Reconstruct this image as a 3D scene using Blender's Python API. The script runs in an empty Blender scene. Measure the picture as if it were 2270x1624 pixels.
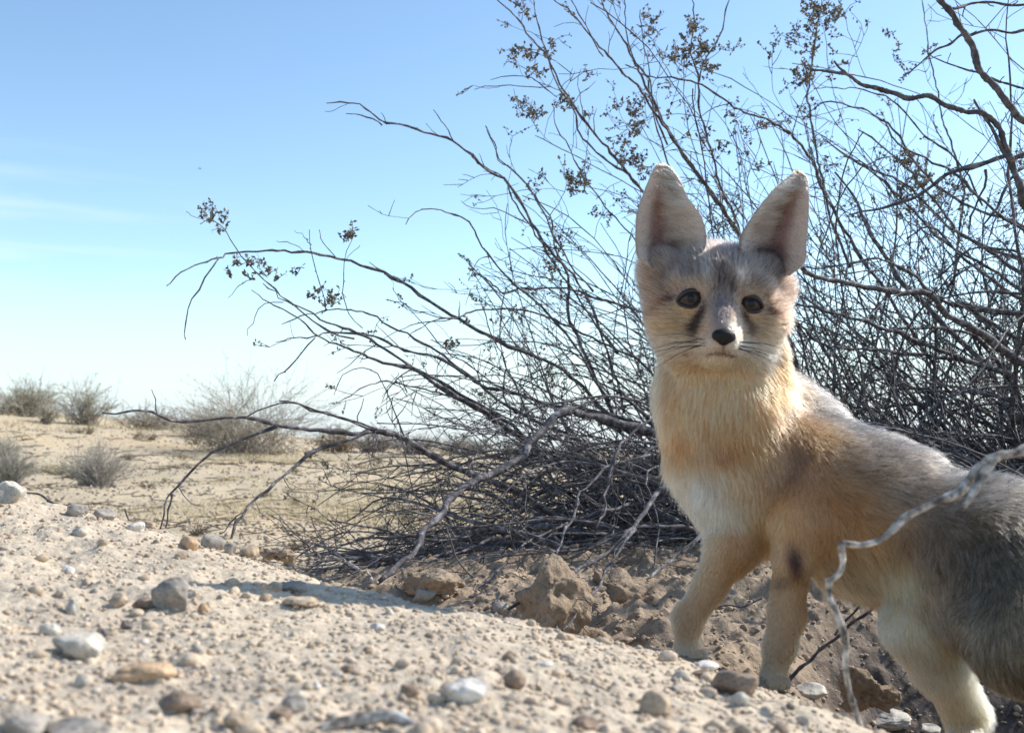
import bpy, math, random
import numpy as np
from mathutils import Vector, Matrix

random.seed(7)
RS = np.random.RandomState(11)
SC = bpy.context.scene
COL = SC.collection

# ------------------------------------------------------------------ camera
F = 2434.0                       # focal length in reference pixels (2270 wide)
CX, CY = 1135.0, 812.0
PITCH = math.atan(188.0 / F)
cd = bpy.data.cameras.new('camera')
cam = bpy.data.objects.new('camera', cd)
COL.objects.link(cam)
cam.rotation_euler = (math.pi / 2 + PITCH, 0, 0)
cd.sensor_width = 36.0
cd.lens = 36.0 * F / 2270.0
cd.clip_start = 0.02
cd.clip_end = 5000
cd.dof.use_dof = True
cd.dof.focus_distance = 1.35
cd.dof.aperture_fstop = 14.0
SC.camera = cam

# ------------------------------------------------------------------ sky, sun, exposure
SUN = np.array([0.70, 0.27, 0.64]); SUN /= np.linalg.norm(SUN)
w = bpy.data.worlds.new('World'); SC.world = w; w.use_nodes = True
nt = w.node_tree; nt.nodes.clear()
wo = nt.nodes.new('ShaderNodeOutputWorld'); bg = nt.nodes.new('ShaderNodeBackground')
sky = nt.nodes.new('ShaderNodeTexSky'); sky.sky_type = 'NISHITA'; sky.sun_disc = False
sky.sun_elevation = math.asin(SUN[2]); sky.sun_rotation = math.atan2(SUN[0], SUN[1])
sky.air_density = 1.0; sky.dust_density = 0.45; sky.ozone_density = 2.0; sky.altitude = 300
bg.inputs['Strength'].default_value = 0.15
# thin streaks of cirrus, laid over the sky by direction
tc = nt.nodes.new('ShaderNodeTexCoord')
mp = nt.nodes.new('ShaderNodeMapping'); mp.inputs['Scale'].default_value = (2.2, 2.2, 22); mp.inputs['Rotation'].default_value = (0, 0.10, 0)
nz = nt.nodes.new('ShaderNodeTexNoise'); nz.inputs['Scale'].default_value = 2.3; nz.inputs['Detail'].default_value = 6; nz.inputs['Distortion'].default_value = 0.4
cr = nt.nodes.new('ShaderNodeValToRGB'); cr.color_ramp.elements[0].position = 0.47; cr.color_ramp.elements[1].position = 0.80
sx = nt.nodes.new('ShaderNodeSeparateXYZ')
mr = nt.nodes.new('ShaderNodeMapRange'); mr.inputs['From Min'].default_value = -0.22; mr.inputs['From Max'].default_value = -0.42
mz = nt.nodes.new('ShaderNodeMapRange'); mz.inputs['From Min'].default_value = 0.27; mz.inputs['From Max'].default_value = 0.20
mz2 = nt.nodes.new('ShaderNodeMapRange'); mz2.inputs['From Min'].default_value = 0.12; mz2.inputs['From Max'].default_value = 0.16
m1 = nt.nodes.new('ShaderNodeMath'); m1.operation = 'MULTIPLY'
m2 = nt.nodes.new('ShaderNodeMath'); m2.operation = 'MULTIPLY'
m3 = nt.nodes.new('ShaderNodeMath'); m3.operation = 'MULTIPLY'
m4 = nt.nodes.new('ShaderNodeMath'); m4.operation = 'MULTIPLY'; m4.inputs[1].default_value = 0.4
mx = nt.nodes.new('ShaderNodeMixRGB'); mx.inputs['Color2'].default_value = (4.2, 4.6, 4.8, 1)
L = nt.links.new
L(tc.outputs['Generated'], mp.inputs['Vector']); L(mp.outputs['Vector'], nz.inputs['Vector']); L(nz.outputs['Fac'], cr.inputs['Fac'])
L(tc.outputs['Generated'], sx.inputs[0]); L(sx.outputs['X'], mr.inputs['Value']); L(sx.outputs['Z'], mz.inputs['Value']); L(sx.outputs['Z'], mz2.inputs['Value'])
L(cr.outputs['Color'], m1.inputs[0]); L(mr.outputs[0], m1.inputs[1])
L(m1.outputs[0], m2.inputs[0]); L(mz.outputs[0], m2.inputs[1]); L(m2.outputs[0], m3.inputs[0]); L(mz2.outputs[0], m3.inputs[1])
L(m3.outputs[0], m4.inputs[0]); L(m4.outputs[0], mx.inputs['Fac'])
# a steeper tone towards the zenith, as this camera recorded it
sc1 = nt.nodes.new('ShaderNodeVectorMath'); sc1.operation = 'MULTIPLY'; sc1.inputs[1].default_value = (0.25, 0.25, 0.25)
gm = nt.nodes.new('ShaderNodeGamma'); gm.inputs['Gamma'].default_value = 1.14
sc2 = nt.nodes.new('ShaderNodeVectorMath'); sc2.operation = 'MULTIPLY'; sc2.inputs[1].default_value = (3.85, 3.82, 3.48)
L(sky.outputs[0], sc1.inputs[0]); L(sc1.outputs[0], gm.inputs['Color']); L(gm.outputs[0], sc2.inputs[0])
# pale whitening mixed into the sky colour low over the horizon
hz = nt.nodes.new('ShaderNodeMapRange'); hz.inputs['From Min'].default_value = 0.15; hz.inputs['From Max'].default_value = 0.03; hz.inputs['To Max'].default_value = 0.9
hm = nt.nodes.new('ShaderNodeMixRGB'); hm.inputs['Color2'].default_value = (3.15, 3.60, 3.90, 1)
L(sx.outputs['Z'], hz.inputs['Value']); L(hz.outputs[0], hm.inputs['Fac']); L(sc2.outputs[0], hm.inputs['Color1']); L(hm.outputs[0], mx.inputs['Color1'])
L(mx.outputs[0], bg.inputs['Color']); L(bg.outputs[0], wo.inputs['Surface'])

ld = bpy.data.lights.new('sun', 'SUN'); lo = bpy.data.objects.new('sun', ld); COL.objects.link(lo)
ld.energy = 3.45; ld.angle = math.radians(0.53); ld.color = (1.0, 0.955, 0.89)
lo.rotation_euler = Vector(tuple(-SUN)).to_track_quat('-Z', 'Y').to_euler(); lo.location = (6, 3, 7)
SC.view_settings.view_transform = 'Standard'; SC.view_settings.look = 'None'
SC.view_settings.exposure = 0.80; SC.view_settings.gamma = 1.0
SC.cycles.transparent_max_bounces = 8
SC.cycles.max_bounces = 8

# ------------------------------------------------------------------ helpers
RIGHT = np.array([1.0, 0, 0]); UP = np.array([0, -math.sin(PITCH), math.cos(PITCH)]); FWD = np.array([0, math.cos(PITCH), math.sin(PITCH)])
B = np.stack([RIGHT, UP, FWD])            # rows: camera-aligned axes
def P(px, py, d):
    return (px - CX) / F * d * RIGHT - (py - CY) / F * d * UP + d * FWD
def C3(px, py, d):                        # same point in camera-aligned coordinates
    return np.array([(px - CX) / F * d, -(py - CY) / F * d, d])
def lin(c):
    c = np.asarray(c, float) / 255.0
    return np.where(c <= 0.04045, c / 12.92, ((c + 0.055) / 1.055) ** 2.4)

def tag(o, label=None, cat=None, group=None, kind=None):
    if label: o['label'] = label
    if cat: o['category'] = cat
    if group: o['group'] = group
    if kind: o['kind'] = kind
    return o
def empty(name, loc=(0, 0, 0)):
    o = bpy.data.objects.new(name, None); COL.objects.link(o); o.location = loc; o.empty_display_size = 0.02
    return o

def mesh_obj(name, V, Fc, mat, parent=None, col=None, smooth=True, loc=None):
    """V (n,3), Fc (m,k) or a list of such arrays; col (n,3) linear vertex colour"""
    V = np.asarray(V, np.float32)
    fl = Fc if isinstance(Fc, list) else [Fc]
    fl = [np.asarray(f, np.int32) for f in fl if len(f)]
    if loc is not None: V = V - np.asarray(loc, np.float32)
    me = bpy.data.meshes.new(name)
    me.vertices.add(len(V)); me.vertices.foreach_set('co', V.ravel())
    idx = np.concatenate([f.ravel() for f in fl]); tot = np.concatenate([np.full(len(f), f.shape[1], np.int32) for f in fl])
    me.loops.add(len(idx)); me.loops.foreach_set('vertex_index', idx)
    me.polygons.add(len(tot)); st = np.zeros(len(tot), np.int32); st[1:] = np.cumsum(tot)[:-1]
    me.polygons.foreach_set('loop_start', st); me.polygons.foreach_set('loop_total', tot)
    if smooth: me.polygons.foreach_set('use_smooth', np.ones(len(tot), bool))
    me.update(calc_edges=True)
    if col is not None:
        a = me.color_attributes.new('Col', 'FLOAT_COLOR', 'POINT')
        c = np.ones((len(V), 4), np.float32); c[:, :3] = col
        a.data.foreach_set('color', c.ravel())
    me.materials.append(mat)
    o = bpy.data.objects.new(name, me); COL.objects.link(o)
    if parent is not None: o.parent = parent
    if loc is not None and parent is None: o.location = loc
    return o

# vectorised value noise
_perm = RS.permutation(4096).astype(np.int64); _val = RS.rand(4096).astype(np.float32) * 2 - 1
def _h(i, j, k):
    return _val[_perm[(_perm[(_perm[i & 4095] + j) & 4095] + k) & 4095]]
def noise3(p, s=1.0, off=0.0):
    q = np.asarray(p, np.float64) / s + off + 1000.0
    i = np.floor(q).astype(np.int64); f = q - i; f = f * f * (3 - 2 * f)
    x, y, z = i[..., 0], i[..., 1], i[..., 2]; fx, fy, fz = f[..., 0], f[..., 1], f[..., 2]
    r = 0
    for a in (0, 1):
        wa = fx if a else 1 - fx
        for b in (0, 1):
            wb = fy if b else 1 - fy
            for c in (0, 1):
                wc = fz if c else 1 - fz
                r = r + wa * wb * wc * _h(x + a, y + b, z + c)
    return r
def fbm(p, s, o=4, g=0.5, off=0.0):
    r = 0; a = 1.0
    for k in range(o):
        r = r + a * noise3(p, s, off + 17.3 * k); a *= g; s *= 0.5
    return r
def sstep(a, b, x):
    t = np.clip((x - a) / (b - a), 0, 1); return t * t * (3 - 2 * t)

# ------------------------------------------------------------------ materials
def principled(name, rough=0.85, spec=0.3):
    m = bpy.data.materials.new(name); m.use_nodes = True
    b = m.node_tree.nodes['Principled BSDF']; b.inputs['Roughness'].default_value = rough
    b.inputs['Specular IOR Level'].default_value = spec
    return m, m.node_tree, b
def node(nt, t, **kw):
    n = nt.nodes.new(t)
    for k, v in kw.items():
        if k in n.inputs: n.inputs[k].default_value = v
        else: setattr(n, k, v)
    return n
def ramp(nt, stops):
    n = nt.nodes.new('ShaderNodeValToRGB'); e = n.color_ramp.elements
    while len(e) < len(stops): e.new(0.5)
    for k, (p_, c) in enumerate(stops):
        e[k].position = p_; e[k].color = (*c, 1)
    return n

def mat_ground():
    m, nt, b = principled('sandy_ground', 0.95, 0.15); l = nt.links.new
    tc = nt.nodes.new('ShaderNodeTexCoord'); att = node(nt, 'ShaderNodeAttribute', attribute_name='Col')
    n1 = node(nt, 'ShaderNodeTexNoise', Scale=9.0, Detail=8.0, Roughness=0.65); l(tc.outputs['Object'], n1.inputs['Vector'])
    r1 = ramp(nt, [(0.30, (0.74, 0.74, 0.76)), (0.5, (1, 1, 1)), (0.72, (1.12, 1.10, 1.04))]); l(n1.outputs['Fac'], r1.inputs['Fac'])
    n2 = node(nt, 'ShaderNodeTexNoise', Scale=170.0, Detail=5.0, Roughness=0.7); l(tc.outputs['Object'], n2.inputs['Vector'])
    r2 = ramp(nt, [(0.34, (0.55, 0.52, 0.50)), (0.47, (0.95, 0.95, 0.95)), (0.60, (1.02, 1.02, 1.0)), (0.70, (1.25, 1.24, 1.22))]); l(n2.outputs['Fac'], r2.inputs['Fac'])
    v = node(nt, 'ShaderNodeTexVoronoi', Scale=220.0); l(tc.outputs['Object'], v.inputs['Vector'])
    rv = ramp(nt, [(0.0, (0.80, 0.78, 0.76)), (0.5, (1, 1, 1)), (1.0, (1.15, 1.14, 1.12))]); l(v.outputs['Color'], rv.inputs['Fac'])
    a = node(nt, 'ShaderNodeMixRGB', blend_type='MULTIPLY'); a.inputs[0].default_value = 1
    c = node(nt, 'ShaderNodeMixRGB', blend_type='MULTIPLY'); c.inputs[0].default_value = 0.8
    d = node(nt, 'ShaderNodeMixRGB', blend_type='MULTIPLY'); d.inputs[0].default_value = 0.7
    l(att.outputs['Color'], a.inputs[1]); l(r1.outputs[0], a.inputs[2]); l(a.outputs[0], c.inputs[1]); l(r2.outputs[0], c.inputs[2])
    l(c.outputs[0], d.inputs[1]); l(rv.outputs[0], d.inputs[2]); l(d.outputs[0], b.inputs['Base Color'])
    bp = node(nt, 'ShaderNodeBump', Strength=0.55, Distance=0.004); l(n2.outputs['Fac'], bp.inputs['Height'])
    bp2 = node(nt, 'ShaderNodeBump', Strength=0.6, Distance=0.02)
    n3 = node(nt, 'ShaderNodeTexNoise', Scale=28.0, Detail=7.0, Roughness=0.6); l(tc.outputs['Object'], n3.inputs['Vector'])
    l(n3.outputs['Fac'], bp2.inputs['Height']); l(bp.outputs[0], bp2.inputs['Normal']); l(bp2.outputs[0], b.inputs['Normal'])
    return m
def mat_stone():
    m, nt, b = principled('stone', 0.85, 0.3); l = nt.links.new
    att = node(nt, 'ShaderNodeAttribute', attribute_name='Col'); tc = nt.nodes.new('ShaderNodeTexCoord')
    n1 = node(nt, 'ShaderNodeTexNoise', Scale=60.0, Detail=8.0, Roughness=0.7); l(tc.outputs['Object'], n1.inputs['Vector'])
    r1 = ramp(nt, [(0.30, (0.60, 0.58, 0.57)), (0.48, (1, 1, 1)), (0.68, (1.3, 1.28, 1.24))]); l(n1.outputs['Fac'], r1.inputs['Fac'])
    n2 = node(nt, 'ShaderNodeTexNoise', Scale=600.0, Detail=3.0); l(tc.outputs['Object'], n2.inputs['Vector'])
    r2 = ramp(nt, [(0.33, (0.5, 0.5, 0.5)), (0.45, (1, 1, 1)), (1.0, (1.1, 1.1, 1.1))]); l(n2.outputs['Fac'], r2.inputs['Fac'])
    a = node(nt, 'ShaderNodeMixRGB', blend_type='MULTIPLY'); a.inputs[0].default_value = 1
    c = node(nt, 'ShaderNodeMixRGB', blend_type='MULTIPLY'); c.inputs[0].default_value = 0.8
    l(att.outputs['Color'], a.inputs[1]); l(r1.outputs[0], a.inputs[2]); l(a.outputs[0], c.inputs[1]); l(r2.outputs[0], c.inputs[2]); l(c.outputs[0], b.inputs['Base Color'])
    bp = node(nt, 'ShaderNodeBump', Strength=0.6, Distance=0.003); l(n1.outputs['Fac'], bp.inputs['Height']); l(bp.outputs[0], b.inputs['Normal'])
    return m
def mat_bark(name, c1, c2, c3, scale=90.0, rough=0.8, tight=0.0):
    m, nt, b = principled(name, rough, 0.3); l = nt.links.new
    tc = nt.nodes.new('ShaderNodeTexCoord')
    n1 = node(nt, 'ShaderNodeTexNoise', Scale=scale, Detail=6.0, Roughness=0.65, Distortion=0.3); l(tc.outputs['Object'], n1.inputs['Vector'])
    r1 = ramp(nt, [(0.36 + tight, c1), (0.52, c2), (0.66 - tight, c3)]); l(n1.outputs['Fac'], r1.inputs['Fac'])
    l(r1.outputs[0], b.inputs['Base Color'])
    bp = node(nt, 'ShaderNodeBump', Strength=0.7, Distance=0.002); l(n1.outputs['Fac'], bp.inputs['Height']); l(bp.outputs[0], b.inputs['Normal'])
    return m
def mat_col(name, rough=0.7, spec=0.3, transl=0.0, var=0.0):
    m, nt, b = principled(name, rough, spec); l = nt.links.new
    att = node(nt, 'ShaderNodeAttribute', attribute_name='Col')
    l(att.outputs['Color'], b.inputs['Base Color'])
    if transl:
        t = nt.nodes.new('ShaderNodeBsdfTranslucent'); mxs = nt.nodes.new('ShaderNodeMixShader'); mxs.inputs[0].default_value = transl
        l(att.outputs['Color'], t.inputs['Color']); l(b.outputs[0], mxs.inputs[1]); l(t.outputs[0], mxs.inputs[2])
        l(mxs.outputs[0], nt.nodes['Material Output'].inputs['Surface'])
    return m
M_GROUND = mat_ground(); M_STONE = mat_stone()
M_BARK = mat_bark('grey_bark', (0.044, 0.039, 0.043), (0.108, 0.097, 0.099), (0.30, 0.28, 0.28))
M_BARK_PALE = mat_bark('weathered_wood', (0.075, 0.066, 0.06), (0.34, 0.305, 0.265), (0.66, 0.62, 0.57), 120.0, 0.8, 0.02)
M_BARK_DARK = mat_bark('dark_bark', (0.045, 0.04, 0.042), (0.09, 0.08, 0.082), (0.18, 0.165, 0.165))
M_LEAF = mat_col('creosote_leaf', 0.6, 0.4, 0.25)
M_FAR = mat_col('desert_scrub', 0.8, 0.2, 0.2)
M_GRASS = mat_col('dry_grass', 0.8, 0.2, 0.35)

# ------------------------------------------------------------------ terrain
_cols = np.array([-2600, -600, 0, 300, 600, 840, 1150, 1500, 1740, 1830, 2050, 2400, 4400], float)
_rows = np.array([.2, .4, .6, .7, .8, .9, 1.0, 1.15, 1.3, 1.6, 2.0, 3.0, 5.0])
_tab = np.array([
 [-0.09, -0.1, -0.102, -0.105, -0.108, -0.11, -0.112, -0.115, -0.118, -0.12, -0.125, -0.13, -0.14],
 [-0.09, -0.095, -0.1, -0.104, -0.107, -0.108, -0.11, -0.115, -0.119, -0.122, -0.128, -0.135, -0.14],
 [-0.07, -0.075, -0.092, -0.098, -0.103, -0.106, -0.112, -0.122, -0.131, -0.136, -0.15, -0.16, -0.17],
 [-0.06, -0.065, -0.083, -0.092, -0.1, -0.106, -0.115, -0.132, -0.15, -0.158, -0.215, -0.26, -0.26],
 [-0.05, -0.05, -0.073, -0.084, -0.096, -0.107, -0.12, -0.149, -0.178, -0.205, -0.26, -0.3, -0.3],
 [-0.04, -0.04, -0.058, -0.072, -0.093, -0.116, -0.15, -0.172, -0.19, -0.24, -0.32, -0.36, -0.36],
 [-0.03, -0.03, -0.042, -0.065, -0.105, -0.145, -0.2, -0.19, -0.205, -0.3, -0.42, -0.45, -0.45],
 [-0.02, -0.02, -0.033, -0.07, -0.14, -0.18, -0.23, -0.2, -0.23, -0.3, -0.42, -0.45, -0.45],
 [-0.03, -0.03, -0.05, -0.11, -0.18, -0.175, -0.165, -0.165, -0.175, -0.22, -0.26, -0.28, -0.28],
 [-0.1, -0.1, -0.14, -0.19, -0.22, -0.17, -0.152, -0.146, -0.146, -0.155, -0.16, -0.18, -0.18],
 [-0.2, -0.2, -0.22, -0.24, -0.24, -0.22, -0.185, -0.165, -0.16, -0.16, -0.16, -0.17, -0.18],
 [-0.28, -0.28, -0.28, -0.28, -0.28, -0.27, -0.25, -0.22, -0.205, -0.2, -0.2, -0.2, -0.2],
 [-0.3, -0.3, -0.3, -0.3, -0.3, -0.3, -0.3, -0.3, -0.3, -0.3, -0.3, -0.3, -0.3]])
_NU, _NR = 400, 300
_ug = np.linspace((_cols[0] - CX) / F, (_cols[-1] - CX) / F, _NU); _rg = np.linspace(math.log(.2), math.log(5.0), _NR)
_t1 = np.stack([np.interp(_ug, (_cols - CX) / F, r) for r in _tab])
_T = np.stack([np.interp(_rg, np.log(_rows), _t1[:, k]) for k in range(_NU)], axis=1)
def _blur(a, n, ax):
    for _ in range(3):
        pad = [(0, 0), (0, 0)]; pad[ax] = (n, n); q = np.pad(a, pad, mode='edge'); c = np.cumsum(q, axis=ax)
        z = np.zeros_like(np.take(c, [0], axis=ax)); c = np.concatenate([z, c], axis=ax)
        N = a.shape[ax]; a = (np.take(c, range(2 * n + 1, N + 2 * n + 1), axis=ax) - np.take(c, range(N), axis=ax)) / (2 * n + 1)
    return a
_T = _blur(_blur(_T, 3, 0), 3, 1)
def base_h(X, Y):
    X = np.asarray(X, float); Y = np.asarray(Y, float)
    Yc = np.maximum(Y, .2); u = np.clip(X / Yc, _ug[0], _ug[-1]); r = np.log(np.clip(Yc, .2, 5.0))
    a = (u - _ug[0]) / (_ug[1] - _ug[0]); b = (r - _rg[0]) / (_rg[1] - _rg[0])
    i = np.clip(a.astype(int), 0, _NU - 2); j = np.clip(b.astype(int), 0, _NR - 2); a = a - i; b = b - j
    z = (_T[j, i] * (1 - a) + _T[j, i + 1] * a) * (1 - b) + (_T[j + 1, i] * (1 - a) + _T[j + 1, i + 1] * a) * b
    hill = (0.80 / (1 + np.exp(np.clip((X + 6.5) / 2.0, -30, 30))) + .30 / (1 + np.exp(np.clip((X + 1.0) / 1.6, -30, 30)))) * sstep(5, 19, Y)
    und = (0.10 * np.sin(X * 0.31 + 1.0) * np.sin(Y * 0.17) + 0.05 * np.sin(X * 1.1 + .4 * Y) * np.sin(Y * .8)) * sstep(4, 12, Y) * (1 - sstep(60, 200, Y))
    return z + hill * (1 - 1.0 * sstep(22, 45, Y)) + und
def trench(X, Y):
    u = X / np.maximum(Y, .2) * F + CX
    t = sstep(_interp_crest(u) - .02, _interp_crest(u) + .10, Y) * (1 - sstep(1.7, 2.3, Y)) * sstep(450, 800, u)
    return t
_cpx = np.array([-600, 0, 300, 600, 840, 1150, 1500, 1830, 2050, 2400]); _cd = np.array([1.2, 1.15, 1.05, .92, .87, .82, .80, .68, .62, .6])
def _interp_crest(u): return np.interp(u, _cpx, _cd)
FEET = []
for _px, _py, _d in ((1524, 1476, .893), (1712, 1534, .852), (2120, 1764, .79)):
    _q = P(_px, _py, _d); FEET.append((_q[0], _q[1], _q[2], .034))
def height(X, Y, detail=True):
    X = np.asarray(X, float); Y = np.asarray(Y, float)
    z = base_h(X, Y)
    D = np.hypot(X, Y); p = np.stack([X, Y, np.zeros_like(X)], -1)
    t = trench(X, Y)
    z = z + (0.0035 + .008 * sstep(1.2, 2, D)) * fbm(p, .16, 2) * (1 - sstep(5, 12, D)) * sstep(.3, .6, D)
    # broken, clod-like lumps in the dug-out soil
    b = 1 - np.abs(noise3(p, .085, 3.3)) * 1.6; b2 = 1 - np.abs(noise3(p, .032, 9.1)) * 1.6
    z = z + t * (0.020 * b * np.abs(b) + 0.012 * b2 + 0.004 * fbm(p, .012, 2) - .02)
    if detail:
        z = z + (1 - t) * ((.0014 + .0046 * sstep(-.5, .6, noise3(p, .19, 2.2))) * fbm(p, .05, 4, .6) * (1 - sstep(2, 5, D)))
        z = z + (1 - t) * 0.0034 * np.maximum(noise3(p, .013), 0) * (1 - sstep(1.2, 2.5, D))
    z = z + 0.03 * fbm(p, .9, 3) * sstep(2.2, 5, D) + 0.12 * fbm(p, 6.0, 2) * sstep(8, 20, D) * (1 - sstep(100, 300, D) * .5)
    for fx, fy, fz, rr in FEET:          # trodden flat where the paws stand
        w_ = np.exp(-(((X - fx) ** 2 + (Y - fy) ** 2) / rr ** 2) ** 2); z = z * (1 - w_) + fz * w_
    return z
def ground_hit(px, py, d0=.25, d1=60):
    ds = np.exp(np.linspace(math.log(d0), math.log(d1), 2500))
    pts = np.stack([P(px, py, d) for d in ds]); hz = height(pts[:, 0], pts[:, 1])
    k = np.where(pts[:, 2] <= hz)[0]
    k = k[0] if len(k) else len(ds) - 1
    return pts[k], ds[k]

def build_ground():
    th = np.concatenate([np.radians(np.arange(-180, -44, 3.0)), np.radians(np.arange(-44, 40.01, 0.20)), np.radians(np.arange(43, 180, 3.0))])
    r = [.03]
    while r[-1] < 1500:
        q = r[-1]; r.append(q * (1.09 if q < .25 else 1.0046 if q < 2.3 else 1.012 if q < 30 else 1.06))
    r = np.array(r); T, R = np.meshgrid(th, r); X = R * np.sin(T); Y = R * np.cos(T)
    Z = height(X, Y); n, m = X.shape
    V = np.stack([X, Y, Z], -1).reshape(-1, 3)
    c0 = np.array([[0, 0, float(height(np.array([0.]), np.array([0.001]))[0])]])
    i, j = np.meshgrid(np.arange(n - 1), np.arange(m), indexing='ij'); j2 = (j + 1) % m
    q = np.stack([i * m + j, i * m + j2, (i + 1) * m + j2, (i + 1) * m + j], -1).reshape(-1, 4)[:, ::-1]
    V = np.concatenate([V, c0]); ci = len(V) - 1
    fan = np.stack([np.full(m, ci), (np.arange(m) + 1) % m, np.arange(m)], -1)
    D = np.hypot(V[:, 0], V[:, 1]); t = trench(V[:, 0], V[:, 1])[:, None]
    pp = V * [1, 1, 0]
    near = lin((198, 183, 162)); soil = lin((158, 140, 120)); far = lin((196, 179, 151)); gold = lin((198, 176, 142))
    n1 = (fbm(pp, .25, 3) * .5 + .5).clip(0, 1)[:, None]; n2 = sstep(.1, .7, fbm(pp, 1.1, 3))[:, None]
    c = near * (0.92 + .16 * n1)
    fr = sstep(1.5, 4, D)[:, None]
    c = c * (1 - fr) + fr * (far * (0.9 + .16 * n1) * (1 - n2 * .6) + gold * n2 * .6)
    c = c * (1 - t) + soil * t * (0.85 + .3 * n1)
    uu = V[:, 0] / np.maximum(V[:, 1], .2) * F + CX          # damp gravelly soil in the burrow mouth, darkened with its shade painted in
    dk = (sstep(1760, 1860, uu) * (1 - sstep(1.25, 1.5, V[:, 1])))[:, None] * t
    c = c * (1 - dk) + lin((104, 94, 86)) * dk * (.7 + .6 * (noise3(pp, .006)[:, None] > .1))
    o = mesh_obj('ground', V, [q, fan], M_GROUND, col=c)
    return tag(o, 'pale sandy desert ground of the mound, dug-out hollow and plain', None, None, 'structure')
build_ground()

# ------------------------------------------------------------------ stones
import bmesh
def ico(sub):
    bm = bmesh.new(); bmesh.ops.create_icosphere(bm, subdivisions=sub, radius=1.0)
    V = np.array([v.co[:] for v in bm.verts]); Fc = np.array([[v.index for v in f.verts] for f in bm.faces]); bm.free(); return V, Fc
ICO = {k: ico(k) for k in (1, 2, 3, 4, 5)}
def rock_shape(seed, sub=4, planes=9, rough=.10):
    rs = np.random.RandomState(seed); V, Fc = ICO[sub]; V = V.copy()
    for _ in range(planes):
        n = rs.normal(size=3); n /= np.linalg.norm(n); d = rs.uniform(.62, .92)
        s = V @ n; k = s > d; V[k] -= ((s[k] - d) * .95)[:, None] * n
    off = rs.uniform(0, 50)
    nn = V / np.linalg.norm(V, axis=1)[:, None]
    V = V + nn * (rough * fbm(V, .9, 2, .5, off) + rough * .35 * fbm(V, .25, 3, .55, off))[:, None]
    return V, Fc
GREY, TAN, PALE, WHITE, BROWN, ORNG, DARK = [lin(c) for c in ((158, 150, 140), (186, 166, 142), (190, 182, 168), (212, 206, 196), (148, 128, 110), (192, 162, 130), (120, 112, 106))]
N_ROCK = 0
def rock(px, py, wpx, hpx, colr, label, seed, kind=('rock', 'rock'), depth=1.0, d=None, group='stones scattered on the foreground mound', sink=.22, rough=.15, sub=4, rotz=None):
    g, dd = ground_hit(px, py + hpx * .42) if d is None else (P(px, py + hpx * .42, d), d)
    W = wpx / F * dd / 2; H = hpx / F * dd / 2 / (1 - sink * .5)
    V, Fc = rock_shape(seed, sub, rough=rough); rs = np.random.RandomState(seed + 5)
    e = np.abs(V).max(axis=0); V = V / e
    a = rs.uniform(-.5, .5) if rotz is None else rotz
    V = V * [W, W * .85 * depth, H]
    Rz = np.array([[math.cos(a), -math.sin(a), 0], [math.sin(a), math.cos(a), 0], [0, 0, 1]])
    V = V @ Rz.T
    c = np.tile(colr, (len(V), 1)) * (0.9 + .25 * fbm(V, W * .8, 3, .5, seed)[:, None])
    loc = np.array([g[0], g[1] + W * .2, g[2] + H * (1 - 2 * sink)])
    o = mesh_obj(kind[0], V, Fc, M_STONE, col=c.clip(.02, .9)); o.location = loc
    return tag(o, label, kind[1], group)

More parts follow.
